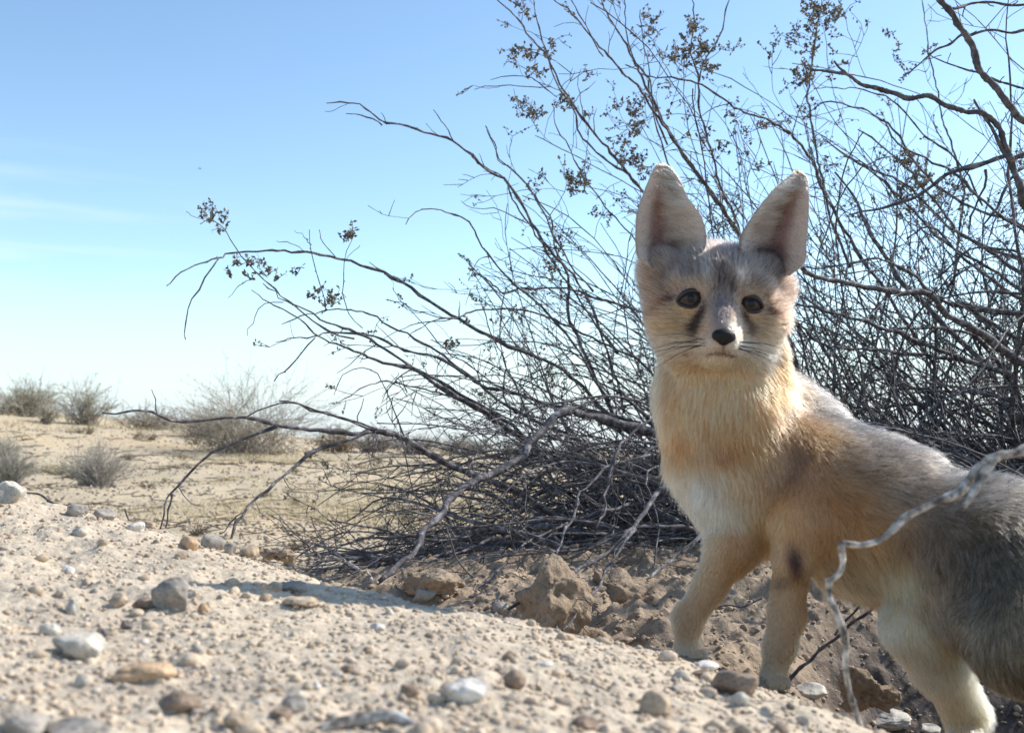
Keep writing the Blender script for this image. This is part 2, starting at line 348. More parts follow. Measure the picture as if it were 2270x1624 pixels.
ROCKS = [
 (377, 1315, 96, 82, GREY, 'tallest upright grey rock on the left of the mound, shaded on its left'),
 (326, 1334, 66, 26, BROWN, 'low brown stone touching the left foot of the tall grey rock'),
 (262, 1325, 46, 30, TAN, 'small tan rock further left of the tall grey rock'),
 (158, 1342, 34, 38, PALE, 'pale pointed pebble standing alone left of the tall grey rock'),
 (175, 1428, 132, 70, PALE, 'large smooth pale oval cobble near the left edge'),
 (109, 1392, 58, 34, PALE, 'pale stone just behind the large smooth oval cobble'),
 (226, 1400, 32, 26, DARK, 'small dark round pebble behind the right end of the oval cobble'),
 (280, 1384, 28, 24, DARK, 'tiny dark grey pebble halfway between oval cobble and tall grey rock'),
 (314, 1486, 140, 44, ORNG, 'flat tan slab with orange side right of the oval cobble'),
 (399, 1552, 96, 56, BROWN, 'broad low brown rock below the flat tan slab'),
 (525, 1594, 64, 44, TAN, 'rounded tan rock at the bottom left of centre'),
 (48, 1608, 120, 62, GREY, 'large blurred greenish grey rock in the bottom left corner'),
 (172, 1615, 150, 50, GREY, 'wide blurred grey rock second from the bottom left corner'),
 (652, 1556, 60, 42, GREY, 'grey pebble with a flat top above the pale bent driftwood'),
 (622, 1580, 50, 34, BROWN, 'brown pebble leaning on the left of the flat topped pebble'),
 (1033, 1530, 104, 58, WHITE, 'white and grey streaked rock at the bottom centre'),
 (1137, 1503, 58, 46, BROWN, 'dark brown rounded rock right of the white streaked rock'),
 (940, 1314, 62, 34, GREY, 'grey rock lying inside the dark shadow on the mound'),
 (1110, 1348, 50, 36, GREY, 'grey rock at the right end of the shadow on the mound crest'),
 (652, 1300, 60, 34, GREY, 'peaked grey rock at the left end of the shadow'),
 (672, 1330, 92, 30, TAN, 'flat tan rock just below the peaked grey rock'),
 (588, 1322, 32, 20, TAN, 'small tan pebble left of the flat tan rock'),
 (448, 1347, 28, 26, ORNG, 'small orange tan pebble at the right foot of the tall grey rock'),
 (708, 1266, 20, 20, GREY, 'tiny grey stone on the crest where the brush pile starts'),
 (20, 1088, 74, 58, PALE, 'big pale boulder on the crest at the left edge'),
 (167, 1128, 60, 30, GREY, 'grey rock on the crest right of the crooked twig'),
 (228, 1139, 54, 30, GREY, 'second grey rock on the crest, with a sharp right end'),
 (298, 1166, 44, 24, WHITE, 'whitest rounded stone on the crest'),
 (326, 1163, 32, 18, TAN, 'tan stone touching the whitest crest stone'),
 (418, 1202, 44, 34, ORNG, 'orange tan stone on the crest below the thin forked stem'),
 (470, 1199, 58, 38, GREY, 'grey and tan stone in the middle of the crest row'),
 (508, 1213, 30, 30, GREY, 'small grey stone between two larger ones in the crest row'),
 (548, 1221, 50, 34, TAN, 'rounded stone ending the row on the crest'),
 (399, 1229, 30, 22, TAN, 'tan pebble in front of the row of crest stones'),
 (175, 1177, 38, 22, PALE, 'pale pebble in front of the grey crest rocks'),
 (150, 1262, 30, 20, WHITE, 'whitish pebble on the left mound above the pointed one'),
 (90, 1235, 34, 20, TAN, 'tan pebble on the far left part of the mound'),
 (1564, 1474, 62, 22, WHITE, 'flat white stone in front of the left front paw'),
 (1556, 1494, 48, 22, BROWN, 'brown stone under the flat white stone'),
 (1632, 1512, 112, 62, BROWN, 'lumpy brown rock in front of the gap between front paws'),
 (1642, 1548, 52, 34, PALE, 'pale stone at the foot of the lumpy brown rock'),
 (1451, 1556, 82, 62, TAN, 'rounded grey tan rock left of the lumpy brown rock'),
 (1386, 1418, 50, 22, BROWN, 'brown stone on the crest edge left of the front paw'),
 (1427, 1415, 22, 18, BROWN, 'tiny dark stone on the crest edge beside the left paw'),
 (1707, 1512, 32, 14, GREY, 'small grey stone under the right front paw'),
 (1798, 1530, 82, 38, PALE, 'long pale smooth stone right of the right front paw'),
 (1966, 1590, 112, 40, PALE, 'flat pale tan stone at the bottom right behind the thin stick'),
 (2059, 1618, 72, 26, PALE, 'pale stone at the bottom right below the hind leg'),
 (770, 1480, 34, 20, BROWN, 'small brown pebble in the middle of the open mound'),
 (836, 1388, 34, 20, WHITE, 'white chip beside the lower edge of the shadow'),
 (815, 1440, 26, 18, BROWN, 'single dark brown pebble below the shadow'),
 (1207, 1470, 40, 18, WHITE, 'white flat chip on the centre right of the mound'),
 (1125, 1455, 30, 22, BROWN, 'little brown clod above the dark rounded rock'),
 (700, 1520, 24, 18, WHITE, 'single white pebble in the centre foreground'),
 (905, 1530, 44, 34, BROWN, 'brown pebble left of the white streaked rock'),
 (1300, 1600, 70, 34, BROWN, 'dark flat rock on the bottom edge right of centre'),
]
for k, (px, py, ww, hh, cc, lb) in enumerate(ROCKS):
    rock(px, py, ww, hh, cc, lb, 100 + k, sub=5 if ww > 90 else 4, sink=.26)

def scatter_gravel(name, pts, sizes, cols, label, seed, subs=2):
    rs = np.random.RandomState(seed); Vs = []; Fs = []; Cs = []; n = 0
    shapes = [rock_shape(900 + k, subs, 6, .16) for k in range(14)]
    for k in range(len(pts)):
        V, Fc = shapes[rs.randint(14)]
        a = rs.uniform(0, 6.28); R = np.array([[math.cos(a), -math.sin(a), 0], [math.sin(a), math.cos(a), 0], [0, 0, 1]])
        v = (V * [1, rs.uniform(.6, 1), rs.uniform(.45, .9)]) @ R.T * sizes[k] + pts[k] + [0, 0, sizes[k] * .15]
        Vs.append(v); Fs.append(Fc + n); n += len(V); Cs.append(np.tile(cols[k], (len(V), 1)))
    o = mesh_obj(name, np.concatenate(Vs), np.concatenate(Fs), M_STONE, col=np.concatenate(Cs), smooth=subs > 1)
    return tag(o, label, 'gravel', None, 'stuff')
def gravel_cols(n, rs, dark=.25):
    pal = np.stack([GREY, TAN, PALE, WHITE, BROWN, ORNG * .95, TAN, TAN, DARK]); pr = np.array([.10, .22, .16, .05, .14, .07, .14, .09, .03]); pr /= pr.sum()
    c = pal[rs.choice(len(pal), n, p=pr)]; g = np.where(rs.rand(n, 1) < .75, .85, .3); return (c * (1 - g) + lin((200, 180, 156)) * g) * rs.uniform(.8, 1.08, (n, 1))
def near_gravel():
    rs = np.random.RandomState(3); N = 19000
    u = rs.uniform(-.95, .62, N); r = np.exp(rs.uniform(math.log(.30), math.log(1.7), N)); X = u * r; Y = r
    keep = (Y < _interp_crest(u * F + CX) + .05) | (rs.rand(N) < .35)
    X, Y = X[keep], Y[keep]; n = len(X)
    s = 0.0011 + 0.0030 * rs.beta(1.1, 4.0, n) + (rs.rand(n) < .02) * rs.uniform(.001, .0045, n)
    pts = np.stack([X, Y, height(X, Y)], -1)
    scatter_gravel('gravel', pts, s, gravel_cols(n, rs), 'loose small gravel covering the near mound', 5, 2)
near_gravel()
def crumbs():
    rs = np.random.RandomState(9); N = 9000
    u = rs.uniform(-.25, .62, N); r = np.exp(rs.uniform(math.log(.7), math.log(1.9), N)); X = u * r; Y = r
    k = trench(X, Y) > .5
    for fx, fy, fz, rr in FEET: k &= np.hypot(X - fx, Y - fy) > .03
    X, Y = X[k], Y[k]; n = len(X); s = .0014 + .0085 * rs.beta(1, 6, n)
    c = lin((164, 144, 122)) * rs.uniform(.75, 1.15, (n, 1))
    scatter_gravel('soil_crumbs', np.stack([X, Y, height(X, Y)], -1), s, c, 'crumbs of dug-out brown soil lying in the hollow around the fox', 12, 2)
crumbs()
def far_gravel():
    rs = np.random.RandomState(4); N = 14000
    u = rs.uniform(-.52, .25, N); r = np.exp(rs.uniform(math.log(1.7), math.log(26), N)); X = u * r; Y = r
    s = r ** .55 * .0042 * (0.5 + rs.beta(1.2, 3, N) * 1.7)
    pts = np.stack([X, Y, height(X, Y)], -1)
    scatter_gravel('gravel', pts, s, gravel_cols(N, rs) * .8, 'pebbles strewn over the sandy plain and hillside behind', 6, 1)
far_gravel()

# ------------------------------------------------------------------ tubes
def catmull(pts, n):
    pts = np.asarray(pts, float); q = np.vstack([2 * pts[0] - pts[1], pts, 2 * pts[-1] - pts[-2]])
    seg = len(pts) - 1; t = np.linspace(0, seg, n); i = np.minimum(t.astype(int), seg - 1); f = (t - i)[:, None]
    a, b, c, d = q[i], q[i + 1], q[i + 2], q[i + 3]
    return 0.5 * ((2 * b) + (-a + c) * f + (2 * a - 5 * b + 4 * c - d) * f ** 2 + (-a + 3 * b - 3 * c + d) * f ** 3)
class Tubes:
    def __init__(s): s.V = []; s.F = []; s.n = 0; s.C = []
    def add(s, pts, rad, k=6, col=None, cap=True, bump=0.0):
        pts = np.asarray(pts, float); n = len(pts); rad = np.broadcast_to(np.asarray(rad, float), (n,)).copy()
        T = np.gradient(pts, axis=0); T /= np.linalg.norm(T, axis=1)[:, None] + 1e-9
        ref = np.array([.31, .17, .93]); ref = ref if abs(T.mean(0) @ ref) < .85 else np.array([.9, .3, .1])
        N = np.cross(T, ref); N /= np.linalg.norm(N, axis=1)[:, None] + 1e-9; Bn = np.cross(T, N)
        a = np.arange(k) * 2 * math.pi / k
        R = rad[:, None] * np.ones(k)
        if bump: R = R * (1 + bump * RS.uniform(-1, 1, (n, k)))
        ring = pts[:, None] + R[..., None] * (np.cos(a)[None, :, None] * N[:, None] + np.sin(a)[None, :, None] * Bn[:, None])
        s.V.append(ring.reshape(-1, 3))
        i, j = np.meshgrid(np.arange(n - 1), np.arange(k), indexing='ij'); j2 = (j + 1) % k
        s.F.append(np.stack([i * k + j, i * k + j2, (i + 1) * k + j2, (i + 1) * k + j], -1).reshape(-1, 4) + s.n)
        tot = n * k
        if cap and k > 3:
            s.V.append(pts[[0, -1]]); c0 = s.n + tot; jj = np.arange(k)
            s.tri = getattr(s, 'tri', []); s.tri.append(np.stack([np.full(k, c0), (jj + 1) % k + s.n, jj + s.n], -1))
            s.tri.append(np.stack([np.full(k, c0 + 1), jj + s.n + (n - 1) * k, (jj + 1) % k + s.n + (n - 1) * k], -1)); tot += 2
        if col is not None: s.C.append(np.tile(col, (tot, 1)))
        s.n += tot
    def build(s, name, mat, parent=None):
        fs = [np.concatenate(s.F)]
        if getattr(s, 'tri', None): fs.append(np.concatenate(s.tri))
        return mesh_obj(name, np.concatenate(s.V), fs, mat, parent, col=np.concatenate(s.C) if s.C else None)
def wob(pts, amp, s=.05, off=0.0):
    return pts + np.stack([noise3(pts, s, off), noise3(pts, s, off + 31), noise3(pts, s, off + 67)], -1) * amp

class Leaves:
    def __init__(s): s.V = []; s.C = []
    def add(s, p, d, L, W, col):
        d = d / (np.linalg.norm(d) + 1e-9); r = np.cross(d, RS.normal(size=3)); r /= np.linalg.norm(r) + 1e-9; n = np.cross(d, r) * L * .18
        s.V.append(np.stack([p, p + d * L * .45 + r * W, p + d * L + n, p + d * L * .45 - r * W + n * .5])); s.C.append(np.tile(col, (4, 1)))
    def build(s, name, mat, parent=None):
        V = np.concatenate(s.V); n = len(s.V)
        return mesh_obj(name, V, np.arange(4 * n).reshape(n, 4), mat, parent, col=np.concatenate(s.C), smooth=False)

# ------------------------------------------------------------------ the big shrub
def T3(c): return [(x * .4295, 753.5 + y * .4295) for x, y in c]
def T5(c): return [(620.5 + x * .4295, 842 + y * .4295) for x, y in c]
def T6(c): return [(1046 + x * .539, y * .539) for x, y in c]
def T7(c): return [(310 + x * .527, 177 + y * .527) for x, y in c]
def T8(c): return [(1684.4 + x * .4366, 266 + y * .4366) for x, y in c]
# (points from tip to root, thickness at root and tip in reference pixels, depth at tip, depth at root)
BR = [
 (T7([(115,868),(180,810),(265,765),(330,745),(400,727),(520,720),(600,722),(700,730),(800,745),(900,770),(1040,820),(1130,870),(1250,950),(1340,1000),(1470,1080),(1600,1140),(1720,1190),(1830,1260),(1900,1330),(1990,1420),(2080,1500)]), 11, 2.5, 1.75, 2.2),
 (T7([(195,1085),(190,1040),(205,950),(240,890),(290,820),(330,745)]), 4.5, 2.2, 1.72, 1.78),
 (T7([(785,97),(870,97),(940,118),(1000,160),(1040,183),(1140,195),(1230,232),(1310,255),(1390,310),(1470,385),(1545,425),(1600,510),(1650,610),(1720,710),(1790,800),(1800,880),(1800,1000),(1850,1100),(1900,1230),(1960,1340),(2020,1480)]), 10, 2.5, 1.95, 2.2),
 (T7([(865,145),(910,142),(970,160),(1020,185)]), 3.5, 2, 1.93, 1.96),
 (T7([(1230,120),(1260,160),(1290,200),(1320,250)]), 3.5, 1.8, 2.0, 1.98),
 (T7([(1455,195),(1490,270),(1510,330),(1590,400),(1650,480),(1720,570),(1740,650),(1760,740),(1830,830),(1900,950),(1950,1100),(2000,1250),(2040,1400)]), 7, 2, 2.3, 2.3),
 (T7([(1120,600),(1160,560),(1200,545),(1280,555),(1340,575),(1390,610),(1420,670),(1470,740),(1540,820),(1610,880),(1700,960),(1800,1080),(1880,1200),(1980,1350)]), 7, 2, 1.85, 2.15),
 (T7([(1395,820),(1420,765),(1470,740)]), 3, 1.6, 1.9, 1.92),
 (T7([(1430,810),(1470,850),(1540,895),(1610,880),(1800,880),(1920,915),(2100,975),(2250,1060)]), 8, 2.5, 2.0, 2.3),
 (T7([(250,605),(300,590),(350,630),(410,715),(470,795),(560,880),(640,950),(760,1040),(900,1090)]), 5, 1.8, 1.8, 1.85),
 (T7([(370,915),(420,860),(480,830)]), 2.5, 1.4, 1.8, 1.8),
 (T7([(515,855),(600,925),(700,965),(800,1020),(900,1065),(1000,1110),(1120,1190),(1200,1245),(1300,1320),(1450,1400),(1550,1470),(1620,1513),(1720,1570)]), 11, 2.2, 1.8, 2.15),
 (T7([(480,890),(560,950),(680,1015),(750,1080),(850,1120),(930,1150),(1000,1185),(1150,1220),(1250,1265),(1400,1350),(1540,1440),(1680,1540)]), 10, 2.2, 1.7, 2.1),
 (T7([(570,1095),(640,1085),(740,1075),(800,1062),(930,1070),(1040,1100),(1130,1140),(1250,1165),(1350,1230),(1450,1290),(1560,1310),(1750,1370),(1900,1390),(2100,1440)]), 10, 2, 1.9, 2.2),
 (T7([(600,1025),(700,990),(800,968),(900,968),(980,990),(1080,1050),(1200,1110),(1300,1180),(1420,1270),(1500,1340),(1640,1420),(1800,1490)]), 8, 2, 1.95, 2.2),
 (T7([(445,1080),(470,1010),(510,945),(600,930)]), 3, 1.5, 1.7, 1.75),
 (T7([(560,1260),(640,1190),(740,1085)]), 4, 2, 1.72, 1.75),
 (T7([(1030,925),(1100,940),(1170,980),(1260,995),(1340,1000)]), 3.5, 1.7, 2.0, 2.0),
 (T7([(1060,870),(1100,930),(1200,1040),(1300,1150),(1400,1210),(1530,1300)]), 4, 1.6, 2.1, 2.2),
 (T7([(1130,1090),(1210,1020),(1340,1000),(1420,970),(1600,970),(1700,990),(1850,1060),(2000,1130),(2100,1170)]), 7, 1.8, 1.9, 2.2),
 (T7([(810,1330),(850,1240),(940,1215),(1000,1240),(1040,1320),(1070,1390),(1100,1480),(1120,1560)]), 4, 1.7, 1.75, 1.85),
 (T7([(820,1370),(920,1300),(1030,1270),(1150,1290),(1300,1330),(1500,1400),(1700,1480)]), 6, 1.8, 1.8, 2.1),
 (T7([(715,635),(720,730),(750,840),(790,970)]), 3, 1.6, 1.8, 1.85),
 (T7([(905,648),(870,740),(855,850),(865,960),(930,1050)]), 3, 1.6, 1.82, 1.9),
 (T7([(650,630),(690,665),(718,700)]), 2.4, 1.4, 1.8, 1.8),
 (T7([(575,680),(640,690),(700,725)]), 2.4, 1.4, 1.8, 1.8),
 (T7([(1410,870),(1450,980),(1500,1120),(1540,1190),(1530,1300),(1560,1420)]), 5, 1.7, 1.9, 2.1),
 (T7([(1350,510),(1400,540),(1500,545),(1580,580),(1650,610)]), 3.2, 1.6, 2.0, 2.05),
 (T7([(1020,1090),(1100,1050),(1180,1020),(1340,1000)]), 3.2, 1.6, 2.0, 2.0),
 # the long low branch reaching left and the two limbs it rests on
 (T3([(535,375),(700,365),(770,365),(870,410),(1000,415),(1280,405),(1420,435),(1550,445),(1700,470),(1850,472),(1950,470),(2060,500),(2190,570)]) + T5([(720,350),(860,430),(1000,490),(1130,540),(1230,570),(1330,640),(1430,700),(1560,740),(1700,800)]), 16, 3, 1.45, 2.0),
 (T3([(1270,400),(1390,335),(1490,312),(1600,350),(1750,400),(1850,435),(1950,465)]), 7, 3.2, 1.52, 1.62),
 (T3([(833,965),(850,880),(858,812),(875,800),(920,750),(1000,670),(1100,590),(1250,510),(1420,435)]), 8.5, 3.2, 1.50, 1.55),
 (T3([(862,972),(862,900),(880,820),(885,790)]), 6, 4, 1.50, 1.5),
 (T3([(1185,1030),(1210,950),(1260,890),(1340,820),(1420,740),(1470,680),(1540,640),(1600,590),(1700,545),(1850,495),(1940,470)]), 10, 5.5, 1.45, 1.62),
 (T3([(1145,1010),(1200,940),(1245,885)]), 4.5, 3, 1.45, 1.47),
 # thick bent branch with a pale broken end
 (T5([(520,1050),(620,940),(710,860),(740,770),(840,680),(880,610),(980,540),(1100,480),(1240,400),(1300,320),(1380,230),(1480,160),(1600,180),(1800,240),(1990,300),(2200,360)]), 19, 11, 1.35, 1.95),
 (T5([(770,0),(850,40),(920,90),(1010,135),(1080,180),(1150,230),(1230,290),(1330,370),(1450,440),(1600,500)]), 12, 8, 1.9, 2.1),
 (T5([(0,110),(60,105),(200,150),(330,200),(430,230),(500,250)]), 6, 4, 1.55, 1.6),
 (T5([(1640,760),(1670,700),(1680,600),(1700,480),(1740,360),(1790,300),(1880,220),(1950,180),(2050,150)]), 9, 6, 1.30, 1.5),
 (T5([(1200,1190),(1300,1100),(1420,1030),(1560,960),(1700,890),(1800,800),(1880,690),(1940,590),(2040,520),(2200,430)]), 12, 7, 1.15, 1.5),
 (T5([(1460,1290),(1540,1200),(1630,1090),(1680,990),(1740,900),(1820,770)]), 8, 5, 1.10, 1.3),
 (T5([(1440,1290),(1380,1180),(1370,1080),(1400,960),(1450,860),(1490,760),(1530,650),(1570,560),(1700,450),(1900,380)]), 7.5, 5, 1.12, 1.6),
 (T5([(980,1130),(1060,1050),(1150,960),(1250,860),(1400,780),(1600,700),(1800,640)]), 8, 4, 1.35, 1.8),
 (T5([(600,940),(800,930),(950,880),(1100,820),(1300,790),(1500,790),(1700,800),(1900,820)]), 9, 4, 1.5, 1.9),
 (T5([(250,900),(280,830),(350,780),(450,700),(550,640),(640,590),(760,540),(900,500)]), 4, 2, 1.7, 1.9),
 (T5([(560,610),(660,560),(800,530),(960,540),(1100,560),(1300,600),(1500,640)]), 6, 2.5, 1.8, 2.0),
 (T5([(380,670),(520,680),(700,685),(860,680),(1000,690),(1200,720),(1450,760)]), 5.5, 2.4, 1.7, 1.9),
 (T5([(610,200),(640,350),(670,480),(690,590),(740,650),(800,680)]), 4, 2, 1.5, 1.6),
 (T5([(100,920),(200,890),(330,840),(480,800),(640,800),(800,830),(1000,800),(1300,740)]), 7, 3, 1.6, 1.95),
 (T5([(850,760),(900,880),(960,980),(1020,1040),(1090,1120)]), 4.5, 3, 1.45, 1.5),
 # upper stems
 (T6([(105,0),(180,70),(240,150),(300,220),(340,300),(400,400),(470,500),(540,590),(620,680),(680,760),(760,860),(850,980),(960,1100),(1080,1250),(1200,1500),(1300,1800)]), 10, 2.5, 2.2, 2.3),
 (T6([(330,0),(420,60),(490,150),(560,230),(620,300),(680,345),(720,420),(790,520),(860,620),(920,700),(980,780),(1060,900),(1110,990),(1200,1150),(1300,1400),(1400,1800)]), 10, 3, 2.1, 2.3),
 (T6([(410,0),(450,70),(500,170),(540,230)]), 4, 2.5, 2.1, 2.1),
 (T6([(530,0),(560,60),(610,140),(660,240),(690,300),(740,400),(800,520),(870,640),(930,720),(1000,820),(1080,930),(1180,1100),(1290,1350),(1380,1800)]), 11, 3, 2.3, 2.35),
 (T6([(625,0),(630,80),(640,170),(680,260),(730,330),(750,450),(800,600)]), 5, 3, 2.2, 2.3),
 (T6([(690,40),(700,150),(725,260),(735,380),(750,480),(780,600),(820,700)]), 4.5, 2, 2.3, 2.35),
 (T6([(910,0),(915,90),(900,200),(930,330),(935,430),(960,540),(990,640),(1020,760),(1060,850),(1100,950),(1200,1200),(1330,1500)]), 8, 2.5, 2.4, 2.4),
 (T6([(1060,0),(1040,70),(1020,150),(960,250),(930,340)]), 4, 2.5, 2.35, 2.4),
 (T6([(255,0),(260,70),(290,180),(350,350),(420,450),(450,560),(540,650),(640,720),(760,850),(900,1000),(1000,1200)]), 7, 2.2, 2.4, 2.4),
 (T6([(630,265),(720,315),(840,325),(940,350),(1040,410),(1130,465),(1220,495),(1300,545),(1360,600),(1400,660),(1430,760),(1480,850),(1560,1000),(1700,1200),(1900,1500)]), 9, 3, 2.0, 2.3),
 (T6([(1440,0),(1425,90),(1410,200),(1390,330),(1385,420),(1400,520),(1420,640),(1440,730),(1480,900),(1560,1100)]), 7, 2.5, 2.4, 2.4),
 (T6([(15,365),(80,350),(180,352),(330,355)]), 3, 1.7, 2.1, 2.2),
 (T6([(75,330),(200,310),(280,345),(350,400)]), 3, 1.7, 2.2, 2.25),
 (T6([(0,640),(60,690),(140,740),(170,820),(230,920),(290,1010),(350,1100),(450,1250),(600,1450)]), 6, 2.5, 2.1, 2.3),
 (T6([(60,520),(90,590),(110,660),(170,700),(230,770),(290,870),(330,960),(400,1080),(500,1200)]), 5, 2, 2.2, 2.3),
 (T6([(330,430),(350,520),(400,600),(440,700),(500,780),(560,870),(640,950),(750,1100)]), 5, 2, 2.3, 2.4),
 (T6([(1360,495),(1400,450),(1470,420),(1560,435),(1650,470),(1740,540),(1800,640),(1870,720),(1950,790),(2050,850),(2200,900),(2340,960)]), 8, 2, 2.2, 2.3),
 (T6([(1410,370),(1500,365),(1600,370),(1720,410),(1790,470),(1860,560),(1950,610),(2030,700),(2100,850)]), 6, 2, 2.1, 2.3),
 (T6([(1440,560),(1520,630),(1600,670),(1700,720),(1780,760),(1880,850),(1960,930),(2100,1010),(2270,1070),(2400,1120)]), 9, 2, 2.2, 2.3),
 (T6([(1850,0),(1870,130),(1880,230),(1910,350),(1930,470),(1960,560),(1990,640),(2020,800),(2000,1000),(1960,1300)]), 6.5, 2.2, 2.5, 2.5),
 (T6([(1240,610),(1300,630),(1370,655),(1420,700)]), 2.6, 1.5, 2.3, 2.3),
 (T6([(1550,880),(1700,850),(1850,800),(1950,720),(2050,690),(2150,655),(2270,640),(2400,640)]), 13, 4, 2.0, 1.9),
 # right side
 (T8([(200,755),(330,800),(430,820),(550,850),(700,880),(830,880),(900,910),(940,980),(1040,1040),(1140,1090),(1240,1170),(1340,1240),(1480,1330)]), 18, 9, 1.5, 1.8),
 (T8([(380,260),(480,400),(540,520),(600,630),(660,740),(740,850),(860,960),(1000,1100),(1150,1250)]), 14, 4, 2.2, 2.1),
 (T8([(330,90),(430,170),(540,240),(640,320),(750,430),(870,560),(960,640),(1100,720),(1230,800),(1400,900)]), 9, 3, 2.3, 2.2),
 (T8([(500,50),(640,150),(760,260),(900,420),(1000,560),(1130,640),(1240,720),(1400,820)]), 11, 3, 2.4, 2.2),
 (T8([(620,0),(700,130),(850,200),(960,250),(1050,330),(1170,450),(1340,560),(1450,610)]), 9, 4, 2.0, 2.0),
 (T8([(750,600),(830,550),(900,560),(1000,680),(1130,770),(1240,850),(1400,960)]), 9, 4, 2.1, 2.1),
 (T8([(240,745),(400,735),(560,710),(680,730),(800,800),(900,900),(1080,970),(1200,1050),(1340,1130)]), 10, 4, 1.9, 2.1),
 (T8([(200,820),(300,810),(420,780),(600,760)]), 4, 2, 2.0, 2.0),
 (T8([(190,930),(330,970),(450,1000),(600,1050),(750,1100),(900,1170),(1100,1230),(1300,1300)]), 12, 5, 1.9, 2.1),
 (T8([(180,1010),(300,1130),(420,1160),(600,1170),(800,1190),(1000,1210),(1200,1250)]), 10, 5, 1.9, 2.1),
 (T8([(430,1070),(400,1130),(370,1170),(380,1260),(410,1340),(430,1450)]), 6, 4, 1.8, 1.8),
 (T8([(1140,530),(1220,420),(1280,280),(1340,240)]), 8, 5, 1.8, 1.8),
 (T8([(1060,570),(1070,480),(1140,360),(1150,250)]), 7, 4, 1.8, 1.8),
 (T8([(870,820),(960,760),(1060,660),(1200,650),(1340,680)]), 7, 4, 1.9, 1.9),
 (T8([(820,940),(960,900),(1100,870),(1200,870),(1400,880)]), 8, 4, 2.0, 2.0),
 (T8([(1000,920),(1120,960),(1260,980),(1400,1030)]), 16, 9, 2.0, 2.0),
]
GSEG = P(2000, 1120, 2.25)
def sidetwigs(tb, pts, rad, n, lmin, lmax, rs, leaves=None, k=4, sub=True, up=.25):
    m = len(pts)
    for _ in range(n):
        i = rs.randint(1, m - 2); T = pts[i - 1] - pts[i + 1]; T /= np.linalg.norm(T) + 1e-9
        q = rs.normal(size=3); q -= T * (q @ T); q /= np.linalg.norm(q); q[1] *= .6
        a = rs.uniform(.5, 1.2); dr = T * math.cos(a) + q * math.sin(a) + np.array([0, 0, up]) * rs.uniform(0, 1.5); dr /= np.linalg.norm(dr)
        Ln = rs.uniform(lmin, lmax); r0 = min(rad[i] * .6, .0018); st = 7
        pp = [pts[i]]; dv = dr.copy()
        for s_ in range(st):
            dv = dv + rs.normal(size=3) * .16; dv /= np.linalg.norm(dv); pp.append(pp[-1] + dv * Ln / st)
        pp = np.array(pp); rr = np.linspace(r0, .0006, st + 1)
        tb.add(pp, rr, 3, cap=False)
        if sub and Ln > .08:
            for _k in range(rs.randint(1, 4)):
                j = rs.randint(2, st); d2 = dv + rs.normal(size=3) * .7; d2 /= np.linalg.norm(d2)
                l2 = Ln * rs.uniform(.2, .5); qq = np.array([pp[j], pp[j] + d2 * l2 * .5 + rs.normal(size=3) * l2 * .06, pp[j] + d2 * l2])
                tb.add(qq, [.0009, .0007, .0005], 3, cap=False)
                if leaves is not None and rs.rand() < .5: leafcluster(leaves, tb, qq[-1], d2, rs, 8, .03)
        if leaves is not None and rs.rand() < .6: leafcluster(leaves, tb, pp[-1], dv, rs, 16, .05)
def leafcluster(lv, tb, p, d, rs, n, R):
    q = p.copy(); dv = d.copy()
    for _ in range(max(2, n // 6)):
        dv2 = dv + rs.normal(size=3) * .8; dv2 /= np.linalg.norm(dv2); e = q + dv2 * R * rs.uniform(.4, 1)
        tb.add(np.array([q, (q + e) / 2 + rs.normal(size=3) * R * .06, e]), [.0007, .0006, .0004], 3, cap=False)
        for _k in range(6):
            t = rs.uniform(.25, 1.05); c = lin((104, 94, 76)) * rs.uniform(.5, 1.7)
            lv.add(q + (e - q) * t, rs.normal(size=3), rs.uniform(.005, .0095), rs.uniform(.0016, .0030), c)
